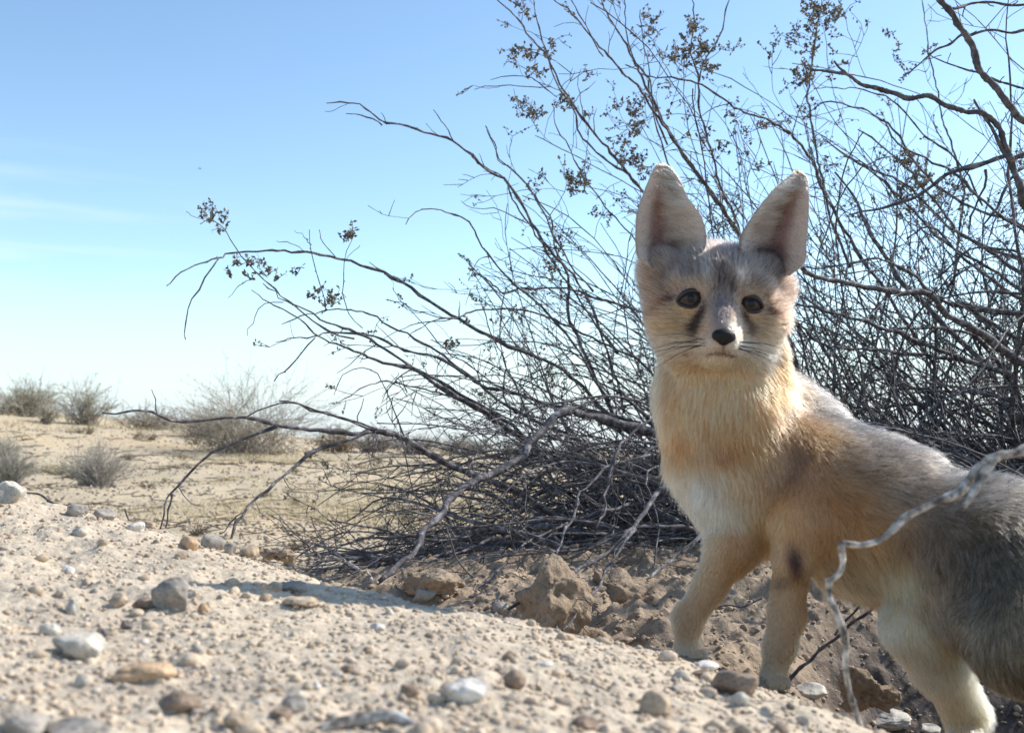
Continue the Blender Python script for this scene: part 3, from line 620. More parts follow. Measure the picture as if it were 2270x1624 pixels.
def big_shrub():
    rs = np.random.RandomState(21)
    root = P(2010, 1160, 2.3)
    g = empty('creosote_bush', (root[0], root[1], float(height(root[0:1], root[1:2])[0])))
    tag(g, 'huge bare grey creosote bush with tangled arching branches filling the right behind the fox', 'bush')
    lv = Leaves(); gl = np.array(g.location)
    for bi, (c, r0, r1, dt, dr) in enumerate(BR):
        m = len(c); ds = np.linspace(dt, dr, m); pts = np.stack([P(x, y, d) for (x, y), d in zip(c, ds)])
        leng = np.linalg.norm(np.diff(pts, axis=0), axis=1).sum(); n = max(8, int(leng / .016))
        pts = catmull(pts, n); pts = wob(pts, .0028, .035, bi); dd = np.linspace(dt, dr, n)
        rad = (r1 + (r0 - r1) * np.linspace(0, 1, n) ** .8) / F * dd / 2 * (.84 if r0 < 12 else 1)
        pts = pts + rs.normal(size=pts.shape) * .0011
        kn = rs.rand(n) < .28; radk = rad * (1 + kn * rs.uniform(.15, .5, n)) * (1 + .08 * rs.normal(size=n))
        tb = Tubes(); tb.add(pts, radk, 7 if r0 > 6 else 5, bump=.10)
        # swollen nodes
        for i in np.where(kn)[0]:
            if 1 < i < n - 1 and rs.rand() < .55:
                q = rs.normal(size=3); q /= np.linalg.norm(q); tb.add(np.array([pts[i], pts[i] + q * (rad[i] + .0022)]), [.0012, .0006], 3, cap=False)
        hi = c[0][1] < 420 and c[0][0] > 1000
        sidetwigs(tb, pts, rad, int(leng * (9 if hi else 6)), .03, .13 if hi else .10, rs, lv if hi and c[0][0] < 1950 else (lv if rs.rand() < .12 else None))
        o = tb.build('branch', M_BARK, g); o.data.transform(Matrix.Translation(-Vector(gl)))
        if bi == 35: tag(o, 'thickest bent branch with a pale banded broken end')
    tb = Tubes()
    # leaf clusters seen in the photograph (disp px)
    for (x, y, n) in [(465,487,24),(495,500,12),(775,530,22),(560,600,26),(520,590,16),(590,612,14),(660,602,6),(690,650,10),(730,665,16),(735,680,12),
                      (1150,15,20),(1165,40,14),(1160,125,30),(1190,150,24),(1150,240,30),(1180,250,26),(1245,235,28),(1215,130,14),(1305,170,10),(1440,40,26),(1425,75,16),
                      (1540,70,50),(1560,110,50),(1520,130,40),(1570,150,30),(1810,20,50),(1840,45,50),(1800,60,34),(1780,170,44),(1790,110,30),(1745,100,26),(1760,85,16),
                      (1400,250,44),(1410,300,24),(1390,360,50),(1380,330,30),(1425,380,30),(1260,410,36),(1290,420,30),(1300,390,20),(1200,400,12),(1630,90,14),(1680,370,16),(1600,340,14),
                      (1230,600,20),(1240,540,16),(1330,480,20),(1560,320,12),(2010,360,40),(2040,400,50),(2000,430,40),(2020,470,40),(2110,410,30),(2090,430,20),(1975,95,10),(2010,150,14),(1090,700,8),(1000,770,14),(1060,690,10)]:
        d = rs.uniform(1.9, 2.4) if x > 1000 else 1.82
        for _k in range(max(1, n // 5)):
            p = P(x + rs.normal() * 12, y + rs.normal() * 12, d + rs.normal() * .02); leafcluster(lv, tb, p, np.array([rs.normal() * .5, 0, 1.]), rs, 18, .028)
    # procedural fill: fans of stems out of the crown base
    def stem(base, az, el, Ln, r0, droop, ntw, leaf=False, kink=.10):
        n = max(8, int(Ln / .03)); dv = np.array([math.cos(el) * math.cos(az), math.cos(el) * math.sin(az), math.sin(el)]); p = base.copy(); pp = [p]
        for i in range(n):
            dv = dv + rs.normal(size=3) * kink + np.array([0, 0, -droop * (i / n) * 2.0 / n * 3]); dv /= np.linalg.norm(dv)
            p = p + dv * Ln / n
            gz = float(base_h(p[0:1], p[1:2])[0]) + .012
            if p[2] < gz: p[2] = gz; dv[2] = abs(dv[2]) * .3
            if p[1] < 1.25: break
            dp = p @ FWD; ix = p[0] / dp * F + CX; iy = CY - (p @ UP) / dp * F
            if ix < np.interp(iy, [0, 300, 450, 600, 800, 950, 1100, 1250], [1110, 1150, 1130, 1060, 920, 790, 720, 660]) + 30 * math.sin(iy * .05): break
            pp.append(p)
        if len(pp) < 5: return
        pp = np.array(pp); rr = np.linspace(r0, .0009, len(pp)) * (1 + .12 * rs.normal(size=len(pp)).clip(-1, 2))
        tb.add(pp, rr, 5 if r0 > .003 else 4, cap=False)
        sidetwigs(tb, pp[::-1], rr[::-1], ntw, .04, .16, rs, lv if leaf else None)
    for _ in range(60):        # upright and leaning stems
        b = root + np.array([rs.uniform(-.35, .55), rs.uniform(-.1, .4), -.02]); az = rs.uniform(0, 2 * math.pi)
        stem(b, math.pi + rs.normal() * .9, rs.uniform(.75, 1.5), rs.uniform(.7, 1.15), rs.uniform(.002, .0045), .10, 6, rs.rand() < .25, .07)
    for _ in range(170):       # fine upright shoots on the right
        b = root + np.array([rs.uniform(-.3, .8), rs.uniform(-.4, .5), rs.uniform(-.1, .2)])
        stem(b, math.pi + rs.normal() * 1.0, rs.uniform(.7, 1.45), rs.uniform(.5, 1.15), rs.uniform(.0012, .0026), .15, 8, rs.rand() < .35, .08)
    for _ in range(110):       # fine shoots leaning left through the middle
        b = root + np.array([rs.uniform(-.75, -.1), rs.uniform(-.35, .35), rs.uniform(-.08, .1)])
        stem(b, math.pi + rs.normal() * .6, rs.uniform(.35, 1.15), rs.uniform(.4, .9), rs.uniform(.0012, .0026), .3, 7, rs.rand() < .3, .09)
    for _ in range(190):        # right-hand thicket
        b = root + np.array([rs.uniform(-.15, .9), rs.uniform(-.45, .5), rs.uniform(-.05, .15)])
        stem(b, math.pi + rs.normal() * 1.0, rs.uniform(.05, 1.0), rs.uniform(.4, .9), rs.uniform(.002, .006), .5, 7, rs.rand() < .15, .10)
    for _ in range(150):        # low arching branches to the left
        b = root + np.array([rs.uniform(-.55, .5), rs.uniform(-.35, .4), rs.uniform(-.04, .10)])
        stem(b, math.pi + rs.normal() * .45, rs.uniform(.0, .42), rs.uniform(.45, 1.0), rs.uniform(.0018, .0048), .55, 4, False, .10)
    for _ in range(110):        # low growth at the bush's right edge, shading the hollow
        b = np.array([rs.uniform(.85, 1.6), rs.uniform(1.3, 2.1), -.18])
        stem(b, math.pi * .5 + rs.normal() * 1.3, rs.uniform(.3, 1.2), rs.uniform(.35, .65), rs.uniform(.002, .005), .5, 6, False, .10)
    for _ in range(190):        # fallen sticks heaped on the ground
        X = rs.uniform(-.30, 1.4); Y = rs.uniform(1.6, 2.7) if X > 0 else rs.uniform(1.7, 2.2)
        b = np.array([X, Y, float(base_h(np.array([X]), np.array([Y]))[0]) + rs.uniform(.01, .16) * (1 if X > .2 else .3)])
        stem(b, math.pi + rs.normal() * .75, rs.uniform(-.15, .3), rs.uniform(.15, .5), rs.uniform(.0018, .006), .3, 3, False, .12)
    o = tb.build('twigs', M_BARK, g); o.data.transform(Matrix.Translation(-Vector(gl))); tag(o, kind='stuff')
    o = lv.build('leaves', M_LEAF, g); o.data.transform(Matrix.Translation(-Vector(gl))); tag(o, kind='stuff')
big_shrub()

# ------------------------------------------------------------------ separate dead wood
def stick(name, runs, mat, label, cat='stick', k=10, knob=.28, bump=.16, wb=.0035, twigs=0):
    """runs: list of (points px,py,depth,thickness px); first run is the main piece"""
    tb = Tubes(); rs = np.random.RandomState(len(label)); p0 = None
    for c in runs:
        c = np.array(c, float); pts = np.stack([P(a, b, d) for a, b, d, _ in c]); rad = c[:, 3] / F * c[:, 2] / 2 * .88
        n = max(10, int(np.linalg.norm(np.diff(pts, axis=0), axis=1).sum() / .0035))
        pp = wob(catmull(pts, n), wb, .02); rr = np.interp(np.linspace(0, 1, n), np.linspace(0, 1, len(rad)), rad)
        rr = rr * (1 + knob * noise3(pp, .006)); tb.add(pp, rr, k, bump=bump)
        if twigs: sidetwigs(tb, pp, rr, twigs, .006, .02, rs, None, 4, False)
        if p0 is None: p0 = pp[len(pp) // 2]
    o = tb.build(name, mat); o.data.transform(Matrix.Translation(-Vector(p0))); o.location = p0
    return tag(o, label, cat)
stick('dead_branch', [
 [(2400,950,.60,26),(2269,991,.60,25),(2195,1020,.60,25),(2160,1050,.60,24),(2129,1080,.60,22),(2068,1108,.60,18),(2007,1144,.60,18),(1946,1192,.60,16),(1905,1205,.60,17),(1866,1202,.60,21),(1870,1241,.60,18),(1864,1271,.60,17),(1836,1296,.60,12)],
 [(2195,1020,.60,24),(2175,1060,.595,24),(2150,1100,.59,19),(2139,1119,.588,9)],
 ], M_BARK_PALE, 'gnarled pale weathered branch bending across the front of the fox flank', 'branch')
stick('dead_branch', [[(1842,1285,.606,18),(1846,1320,.605,14),(1852,1358,.60,15),(1859,1409,.60,17),(1875,1470,.60,14),(1885,1536,.60,16),(1905,1602,.60,15),(1915,1650,.60,14)]],
 M_BARK_PALE, 'thin dark and pale blotched stick standing upright under the weathered branch', 'branch')
stick('dead_branch', [
 [(2050,-60,1.1,14.0),(2081,0,1.1,15.6),(2119,49,1.1,16.4),(2151,102,1.1,15.6),(2172,156,1.1,16.4),(2216,210,1.1,17.2),(2248,248,1.1,17.2),(2270,270,1.1,17.9),(2400,380,1.1,20.3)],
 [(2320,10,1.1,5.5),(2248,8,1.1,5.5),(2167,3,1.12,6.2),(2102,24,1.1,7.8)],
 [(2400,60,1.2,7.0),(2270,67,1.2,7.0),(2189,72,1.2,6.2),(2097,97,1.25,5.5),(2016,162,1.3,3.1)],
 [(2300,200,1.2,5.5),(2232,189,1.2,5.5),(2156,160,1.25,4.7),(2065,124,1.3,2.3)],
 ], M_BARK_DARK, 'dark thorny branch crossing the top right corner of the sky', 'branch', twigs=5)
stick('dead_branch', [
 [(1803,156,1.5,6),(1855,159,1.5,8),(1908,183,1.5,10),(1973,205,1.5,12),(2027,216,1.5,12),(2065,213,1.5,12),(2097,232,1.5,13),(2156,248,1.5,13),(2199,264,1.5,14),(2232,323,1.5,15),(2248,377,1.5,16),(2270,440,1.5,18),(2360,640,1.6,22)],
 [(1848,133,1.5,5),(1858,148,1.5,6),(1880,170,1.5,8)],
 [(2160,220,1.5,5),(2200,290,1.5,8),(2240,360,1.5,9)],
 ], M_BARK_DARK, 'dark knobbly branch arching through the upper right sky with a forked tip', 'branch')
stick('stick', [[(1566,1178,1.25,9),(1530,1205,1.25,10),(1490,1240,1.24,9),(1455,1270,1.23,8),(1440,1284,1.22,6)]], M_BARK_PALE, 'pale straight stick leaning left of the front leg', knob=.1)
stick('stick', [[(1560,1342,1.12,4),(1600,1340,1.12,5),(1650,1338,1.12,5),(1690,1322,1.12,5)]], M_BARK, 'thin grey twig lying between the front legs', knob=.1)
stick('stick', [[(1720,1520,.98,9),(1780,1475,.98,9),(1840,1425,.98,9),(1900,1370,.97,8),(1945,1330,.97,7)],[(1850,1405,.97,6),(1900,1340,.97,6),(1935,1320,.97,5)]], M_BARK_DARK, 'dark root lying in the shaded hollow behind the right front leg')
stick('driftwood', [[(690,1632,.42,26),(740,1600,.425,34),(790,1580,.43,36),(850,1588,.43,34),(885,1604,.43,30),(935,1622,.425,20)]], M_BARK_PALE, 'pale bent blurred piece of weathered wood at the bottom centre', 'wood', knob=.12)
stick('stick', [[(50,1092,1.15,4),(90,1092,1.15,5),(103,1103,1.14,6),(112,1110,1.14,6),(140,1124,1.12,5)],[(98,1115,1.14,3),(110,1109,1.14,4)]], M_BARK_DARK, 'crooked dark twig on the crest beside the big pale boulder', knob=.1)
stick('stick', [[(277,1128,1.4,4.5),(282,1145,1.4,4),(288,1160,1.4,4)]], M_BARK, 'short upright brown twig poking above the mound crest', knob=.1)
stick('stick', [[(760,1243,1.5,6),(800,1262,1.4,7),(835,1290,1.3,7)]], M_BARK_PALE, 'pale stick lying where the mound meets the brush pile', knob=.1)
stick('stick', [[(680,1226,1.7,5),(740,1236,1.6,6),(790,1252,1.5,5)]], M_BARK_PALE, 'bleached twig at the left tip of the brush pile', knob=.1)

# clods of dug-out soil
def clod(px, py, wpx, hpx, d, label, seed, depth=.8, sub=5, kind='dirt_clod', planes=5, rough=.14, lump=.16):
    V, Fc = rock_shape(seed, sub, planes, rough); V = V + (V / np.linalg.norm(V, axis=1)[:, None]) * (lump * fbm(V, .55, 4, .6, seed))[:, None]; e = np.abs(V).max(0); V = V / e
    W = wpx / F * d / 2; H = hpx / F * d / 2; V = V * [W, W * depth, H]
    nn = V / np.linalg.norm(V, axis=1)[:, None]; V = V + nn * (.011 * fbm(V, .035, 5, .6, seed))[:, None]
    V[:, 2] = np.where(V[:, 2] < -H * .8, -H * .8, V[:, 2])
    c = np.tile(lin((158, 140, 120)), (len(V), 1)) * (.95 + .2 * fbm(V, .04, 3, .6, seed)[:, None])
    o = mesh_obj(kind, V, Fc, M_GROUND, col=c.clip(0, 1)); o.location = P(px, py, d) + np.array([0, W * depth * .5, 0])
    return tag(o, label, 'clod', 'clods of dug-out soil behind the mound')
clod(1225, 1340, 185, 205, 1.15, 'largest blocky clod of brown soil under the brush pile', 41, .9, planes=14, rough=.07, lump=.04)
clod(1350, 1310, 120, 110, 1.32, 'brown soil clod just right of the largest block', 42, planes=12, lump=.06)
clod(960, 1296, 130, 56, 1.35, 'long shaded clod under the left of the brush pile', 43)
clod(1940, 1540, 150, 110, .92, 'large shaded lump of soil in front of the hind foot', 48)
clod(610, 1235, 90, 40, 1.15, 'crumbly clod at the end of the row of crest stones', 49)

# ------------------------------------------------------------------ background scrub
def scrub(px, py, d, wpx, hpx, nst, seed, label, leafy=.6, colb=(168, 158, 144), tint=(188, 184, 156), name='desert_shrub', lean=0, group='shrubs on the plain and hill behind', thick=1.0):
    rs = np.random.RandomState(seed); g = P(px, py, d); x, y = g[0], g[1]; z = float(height(np.array([x]), np.array([y]))[0])
    W = wpx / F * d / 2; H = hpx / F * d; tb = Tubes(); lv = Leaves(); cb = lin(colb); base = np.array([0, 0, 0.0])
    px1 = d / F * 2.2          # about one rendered pixel
    for _ in range(nst):
        az = rs.uniform(0, 2 * math.pi); sp = rs.beta(1.5, 1.0); Ln = H * rs.uniform(.35, .95) * (1 - .2 * sp) * (1.25 if rs.rand() < .08 else 1)
        end = np.array([math.cos(az) * W * sp, math.sin(az) * W * sp, Ln * (1 - .35 * sp ** 2)]) + np.array([lean * W, 0, 0]) * rs.rand()
        b = np.array([rs.normal() * W * .22, rs.normal() * W * .2, -.02 * H]); mid = (b + end) / 2 + rs.normal(size=3) * H * .05 + np.array([0, 0, H * .07])
        pp = catmull([b, mid, end], 6); r = px1 * .42 * thick
        tb.add(pp, np.linspace(r, r * .35, 6), 3, col=cb * rs.uniform(.6, 1.3), cap=False)
        for _k in range(rs.randint(2, 6)):
            i = rs.randint(2, 6); dv = (pp[i] - pp[i - 1]); dv = dv / np.linalg.norm(dv) + rs.normal(size=3) * .55; l2 = H * rs.uniform(.08, .26)
            q = np.array([pp[i], pp[i] + dv * l2 * .5 + rs.normal(size=3) * l2 * .08, pp[i] + dv * l2]); tb.add(q, np.array([.5, .4, .25]) * r, 3, col=cb * rs.uniform(.7, 1.4), cap=False)
            if rs.rand() < leafy:
                for _j in range(rs.randint(4, 11)):
                    t = rs.rand(); s_ = px1 * rs.uniform(.6, 1.5)
                    lv.add(q[1] + (q[2] - q[1]) * t * 1.1 + rs.normal(size=3) * px1, rs.normal(size=3), s_, s_ * .35, lin(tint) * rs.uniform(.5, 1.25))
    e = empty(name, (x, y, z)); tag(e, label, 'shrub', group)
    tb.build('stems', M_FAR, e)
    if lv.V: lv.build('leaves', M_FAR, e)
    return e
scrub(550, 1012, 15, 480, 190, 230, 1, 'largest pale leafy shrub on the plain, behind the arching stems', .75)
scrub(185, 952, 19, 150, 112, 110, 2, 'tall feathery shrub on the hill crest, second from the left edge', .8, tint=(166, 164, 132))
scrub(40, 928, 20, 220, 80, 170, 3, 'dense olive shrub on the hill crest at the left edge', .85, tint=(158, 160, 122))
scrub(100, 955, 18, 70, 60, 60, 4, 'small round shrub at the foot of the two crest shrubs', .6)
scrub(75, 925, 22, 90, 88, 60, 14, 'thin tall shrub rising behind the dense olive one', .8, tint=(162, 162, 128))
scrub(12, 972, 12, 60, 45, 60, 5, 'small grey shrub halfway up the slope at the left edge', .5)
scrub(212, 1086, 8.2, 175, 112, 260, 6, 'leafless grey shrub on the plain just above the mound', .05, (176, 170, 160), thick=.8)
scrub(14, 1070, 8.6, 150, 108, 230, 7, 'grey twiggy shrub cut by the left edge above the boulder', .1, (164, 160, 150), thick=.8)
scrub(335, 985, 19, 160, 70, 130, 8, 'wide low shrub left of the largest leafy shrub', .5, (140, 130, 118), (160, 152, 130))
scrub(450, 1000, 17, 150, 75, 120, 9, 'low brownish shrub touching the largest leafy shrub', .5, (140, 128, 112), (165, 150, 120))
scrub(745, 1040, 16, 140, 68, 130, 10, 'low golden brown shrub right of the largest leafy shrub', .6, (150, 132, 112), (170, 150, 110))
scrub(830, 1050, 15, 130, 62, 120, 11, 'low grey brown shrub beginning the far row', .5, (146, 132, 122), (160, 148, 132))
scrub(920, 1062, 14, 150, 60, 120, 12, 'far row shrub seen through the first low twigs', .5, (146, 134, 124), (158, 148, 134))
scrub(1030, 1068, 14, 170, 60, 130, 13, 'far row shrub seen through the middle of the tangle', .5, (146, 134, 122), (158, 150, 124))
scrub(1160, 1070, 15, 170, 62, 120, 15, 'far row shrub behind the thick bent branch', .5, (140, 130, 118), (150, 146, 118))
scrub(1300, 1070, 16, 180, 60, 110, 16, 'far row shrub behind the densest left twigs', .5)
scrub(1450, 1072, 17, 180, 58, 100, 17, 'far row shrub just left of the fox chest', .5)
scrub(2050, 1060, 18, 260, 60, 100, 18, 'far shrub behind the fox back on the right', .5)
for k, (x, y, d, ww, hh, lb) in enumerate([
    (440, 1122, 3.6, 62, 34, 'short dead tuft with curled stubs beside the forked stem'), (900, 1112, 4.2, 60, 28, 'spiky dead tuft right of centre on the plain'),
    (655, 1160, 3.0, 70, 24, 'flat dead tuft near the standing bare stem'), (330, 1036, 7.5, 50, 22, 'tiny dead tuft on the slope below the low shrubs'),
    (850, 1135, 3.6, 40, 22, 'thin dead tuft left of the spiky one'), (285, 990, 12, 36, 20, 'little tuft on the slope near the ridge'),
    (610, 1205, 2.3, 120, 34, 'bleached wiry tuft at the foot of the leaning stem'), (560, 1190, 2.5, 70, 26, 'thin wiry tuft just behind the crest stones')]):
    scrub(x, y, d, ww, hh, 34, 60 + k, lb, .1, (130, 116, 100), name='dry_tuft', group='dead tufts on the plain', thick=.9)
rs_t = np.random.RandomState(44)
for k in range(26):
    yy = rs_t.uniform(1015, 1130); dd = min(16.0, .27 / max((yy - 1000) / F, .012)); xx = rs_t.uniform(40, 900)
    if yy > 1060 + xx * .09: yy = 1060 + xx * .05; dd = .27 / ((yy - 1000) / F)
    scrub(xx, yy, dd, rs_t.uniform(22, 60), rs_t.uniform(12, 26), 22, 200 + k, 'one of the many small low wiry tufts dotting the sandy slope', .3, (158, 144, 120), (170, 160, 120), name='dry_tuft', group='small tufts dotting the slope', thick=.9)
def dry_grass():
    rs = np.random.RandomState(8); V = []; C = []
    N = 9000
    u = rs.uniform(-.5, .2, N); r = np.exp(rs.uniform(math.log(2.6), math.log(24), N)); X = u * r; Y = r
    dens = fbm(np.stack([X, Y, 0 * X], -1), 1.3, 2); k = dens > .32; X, Y, r = X[k], Y[k], r[k]; Z = height(X, Y)
    for i in range(len(X)):
        for _ in range(4):
            s = r[i] ** .5 * .022 * rs.uniform(.5, 1.2); w_ = r[i] / F * .8; a = rs.uniform(0, 6.28); b = np.array([X[i] + rs.normal() * s, Y[i] + rs.normal() * s, Z[i] - .003])
            t = b + np.array([rs.normal() * s * .5, rs.normal() * s * .5, s]); V.append([b - [w_ * math.cos(a), w_ * math.sin(a), 0], b + [w_ * math.cos(a), w_ * math.sin(a), 0], t])
            C.append(lin((206, 190, 152)) * rs.uniform(.6, 1.1))
    V = np.array(V).reshape(-1, 3); C = np.repeat(np.array(C), 3, 0); n = len(V) // 3
    tag(mesh_obj('dry_grass', V, np.arange(3 * n).reshape(n, 3), M_GRASS, col=C, smooth=False), 'short straw-coloured dry grass growing over the plain and slope', 'grass', None, 'stuff')
dry_grass()

def litter():
    rs = np.random.RandomState(15); tb = Tubes()
    for _ in range(1500):
        u = rs.uniform(-.5, .3); r = math.exp(rs.uniform(math.log(1.5), math.log(16))); x, y = u * r, r
        L_ = .018 * r ** .75 * rs.uniform(.4, 1.6); a = rs.uniform(0, math.pi); z = float(height(np.array([x]), np.array([y]))[0])
        d = np.array([math.cos(a), math.sin(a), 0]) * L_; p = np.array([x, y, z + .002 * r ** .5]); k = rs.uniform(.3, 1)
        tb.add(np.array([p - d, p + [0, 0, L_ * .15 * rs.rand()], p + d + [0, 0, L_ * .25 * rs.rand()]]), np.array([.6, .8, .4]) * r / F * 1.6, 3, col=lin((120, 104, 88)) * k, cap=False)
    tag(tb.build('twig_litter', M_FAR), 'dry twig bits and dark plant litter strewn over the plain', 'litter', None, 'stuff')
litter()

# ------------------------------------------------------------------ bird
def bird():
    V, Fc = ICO[3]; c = P(443, 374, 60); s = 60 / F
    body = V * [3.2 * s, 1.0 * s, 1.0 * s]; body[:, 2] += -np.abs(body[:, 0]) * .1
    a = np.array([[0, 0, 0], [1.0, 0, .3], [1.6, .3, 3.2], [-.9, .4, 4.2], [-1.6, 0, .3], [0, .2, .5]]) * s
    wing1 = np.array([[-1.2, 0, .2], [1.2, 0, .2], [-1.4, 1, 2.6], [-3.2, 1.5, 4.2], [-1.2, .05, -.1], [1.2, .05, -.1], [-1.4, 1.05, 2.4], [-3.2, 1.55, 4.1]]) * s
    wing2 = np.array([[-.8, 0, .2], [1.6, 0, .2], [4.4, -1, -1.0], [3.0, -1.5, -.2], [-.8, .05, -.1], [1.6, .05, -.1], [4.4, -1.05, -1.2], [3.0, -1.55, -.4]]) * s
    q = np.array([[0, 1, 2, 3], [7, 6, 5, 4], [0, 4, 5, 1], [1, 5, 6, 2], [2, 6, 7, 3], [3, 7, 4, 0]])
    n = len(body); VV = np.concatenate([body, wing1, wing2]); o = mesh_obj('bird', VV, [Fc, np.concatenate([q + n, q + n + 8])], M_BARK_DARK)
    o.location = c; tag(o, 'tiny dark bird flying far off in the clear left sky', 'bird')
bird()
# ------------------------------------------------------------------ the fox
# everything below is modelled in camera-aligned metres (x right, y up, z = distance), then turned into the world
HD = 0.885; HS = HD / F                                  # head distance, metres per reference pixel there
HC = C3(1598, 664, HD); ROLL = math.radians(-4.6)
E1 = np.array([math.cos(ROLL), math.sin(ROLL), 0]); E2 = np.array([-math.sin(ROLL), math.cos(ROLL), 0]); E3 = np.array([0, 0, -1.0])
def H(x, y, z): return HC + HS * (x * E1 + y * E2 + z * E3)
def toH(p): q = (p - HC) / HS; return np.stack([q @ E1, q @ E2, q @ E3], -1)
PR = []      # primitives: kind, data, blend, body region
def cap(a, b, reg, k=.012): PR.append(('c', C3(*a[:3]), C3(*b[:3]), a[3] / F * a[2], b[3] / F * b[2], k, reg))
def hcap(a, b, ra, rb, k=.010): PR.append(('c', H(*a), H(*b), ra * HS, rb * HS, k, 'head'))
def hell(c, r, k=.010): PR.append(('e', H(*c), np.array(r) * HS, None, None, k, 'head'))
def ell(c, r, reg, k=.010): PR.append(('x', C3(*c), np.array(r) / F * c[2], None, None, k, reg))
# trunk
cap((1602, 785, .93, 116), (1601, 880, .937, 126), 'neck', .02)
cap((1598, 880, .94, 124), (1634, 1000, .94, 136), 'neck', .02)
cap((1632, 1000, .935, 126), (1670, 1105, .92, 108), 'chest', .025)
cap((1610, 900, .96, 112), (1735, 975, .98, 108), 'withers', .03)
cap((1735, 975, .97, 108), (1935, 1140, .90, 142), 'back', .03)
cap((1668, 1075, .925, 100), (1935, 1145, .89, 140), 'flank', .03)
cap((1935, 1143, .89, 142), (2200, 1256, .80, 158), 'flank', .03)
cap((2200, 1256, .80, 158), (2430, 1405, .74, 158), 'rump', .03)
# front legs
cap((1790, 1025, .90, 64.6), (1776, 1150, .865, 53.2), 'shoulder', .025)
cap((1776, 1150, .865, 52.2), (1757, 1235, .86, 38.0), 'leg', .014)
cap((1757, 1235, .86, 36.4), (1751, 1300, .87, 32.3), 'leg', .010)
cap((1751, 1300, .87, 32.3), (1744, 1362, .868, 35.5), 'leg', .010)
cap((1744, 1362, .868, 35.5), (1728, 1430, .862, 29.1), 'leg', .010)
cap((1728, 1430, .862, 29.1), (1716, 1492, .862, 25.1), 'leg', .010)
cap((1716, 1500, .868, 24.3), (1711, 1512, .842, 21.8), 'paw', .008)
cap((1650, 1140, .915, 60.0), (1626, 1215, .905, 47.0), 'shoulder', .016)
cap((1622, 1215, .895, 46.9), (1574, 1298, .905, 33.9), 'leg', .012)
cap((1574, 1298, .905, 33.9), (1524, 1372, .905, 29.1), 'leg', .008)
cap((1524, 1372, .905, 29.1), (1520, 1432, .905, 22.7), 'leg', .008)
cap((1520, 1440, .912, 22.7), (1527, 1452, .885, 21.1), 'paw', .008)
for (x, y, z) in ((-17, 8, .878), (-2, 10, .872), (14, 9, .874), (26, 5, .882)):
    cap((1530 + x, 1446 + y, z + .012, 12), (1530 + x, 1450 + y, z, 11), 'paw', .003)
    cap((1712 + x * 1.1, 1506 + y, z - .034, 13), (1711 + x * 1.15, 1510 + y, z - .046, 12), 'paw', .003)
# far hind leg, seen under the belly
cap((2120, 1285, .845, 110), (2040, 1385, .825, 68), 'inner', .02)
cap((2040, 1385, .825, 70), (2086, 1480, .83, 52), 'inner', .012)
cap((2086, 1480, .83, 50), (2146, 1588, .85, 38), 'inner', .010)
cap((2146, 1592, .85, 37), (2134, 1700, .815, 30), 'inner', .008)
cap((2134, 1705, .815, 29), (2112, 1735, .775, 30), 'paw', .008)
# near hind leg stretched back
cap((2262, 1290, .765, 134), (2268, 1408, .73, 106), 'thigh', .03)
cap((2270, 1410, .73, 104), (2450, 1535, .74, 62), 'thigh', .02)
cap((2450, 1535, .74, 60), (2570, 1600, .76, 36), 'leg', .012)
cap((2570, 1600, .76, 36), (2520, 1740, .72, 30), 'leg', .010)
cap((2520, 1745, .72, 30), (2480, 1765, .69, 30), 'paw', .008)
# tail
cap((2520, 1260, .71, 50), (2680, 1380, .74, 80), 'tail', .02)
cap((2680, 1380, .74, 80), (2790, 1620, .80, 62), 'tail', .02)
# head
hell((0, 22, -60), (118, 98, 118), .014)
hell((-3, 28, 5), (100, 66, 62), .012)
hell((-128, 38, -44), (42, 62, 52), .016)
hell((114, 40, -48), (42, 60, 50), .016)
hell((-90, -40, -20), (60, 66, 62), .014)
hell((88, -42, -20), (58, 66, 62), .014)
hell((-68, -102, -36), (52, 50, 58), .016)
hell((66, -102, -36), (52, 50, 58), .016)
hcap((-5, -12, 20), (-12, -78, 112), 54, 29, .012)
hcap((-30, -90, 88), (-26, -100, 114), 24, 19, .006)
hcap((8, -90, 88), (3, -100, 114), 24, 19, .006)
hcap((-6, -114, 40), (-11, -124, 94), 34, 17, .008)
hell((-3, -92, 10), (78, 48, 60), .014)
hcap((-92, 28, 30), (-50, 25, 48), 20, 16, .008)
hcap((78, 28, 30), (36, 25, 48), 20, 16, .008)
EYE = [(-75, -8, 36), (55, -9, 36)]; ER = 28.0
for e in EYE: hell(e, (ER + 2.5,) * 3, .004)

def prim_d(pr, X):
    if pr[0] == 'c':
        a, b, ra, rb = pr[1:5]; ab = b - a; t = np.clip(((X - a) @ ab) / (ab @ ab), 0, 1)
        return np.linalg.norm(X - a - t[..., None] * ab, axis=-1) - (ra + (rb - ra) * t)
    q = X - pr[1]; r = pr[2]
    if pr[0] == 'e': q = np.stack([q @ E1, q @ E2, q @ E3], -1)
    k0 = np.linalg.norm(q / r, axis=-1); k1 = np.linalg.norm(q / (r * r), axis=-1) + 1e-9
    return k0 * (k0 - 1) / k1
def prim_box(pr, m):
    if pr[0] == 'c':
        a, b, ra, rb = pr[1:5]; return np.minimum(a - ra, b - rb) - m, np.maximum(a + ra, b + rb) + m
    R = pr[2].max(); return pr[1] - R - m, pr[1] + R + m
def smin(a, b, k):
    h = np.clip(.5 + .5 * (b - a) / k, 0, 1); return b * (1 - h) + a * h - k * h * (1 - h)
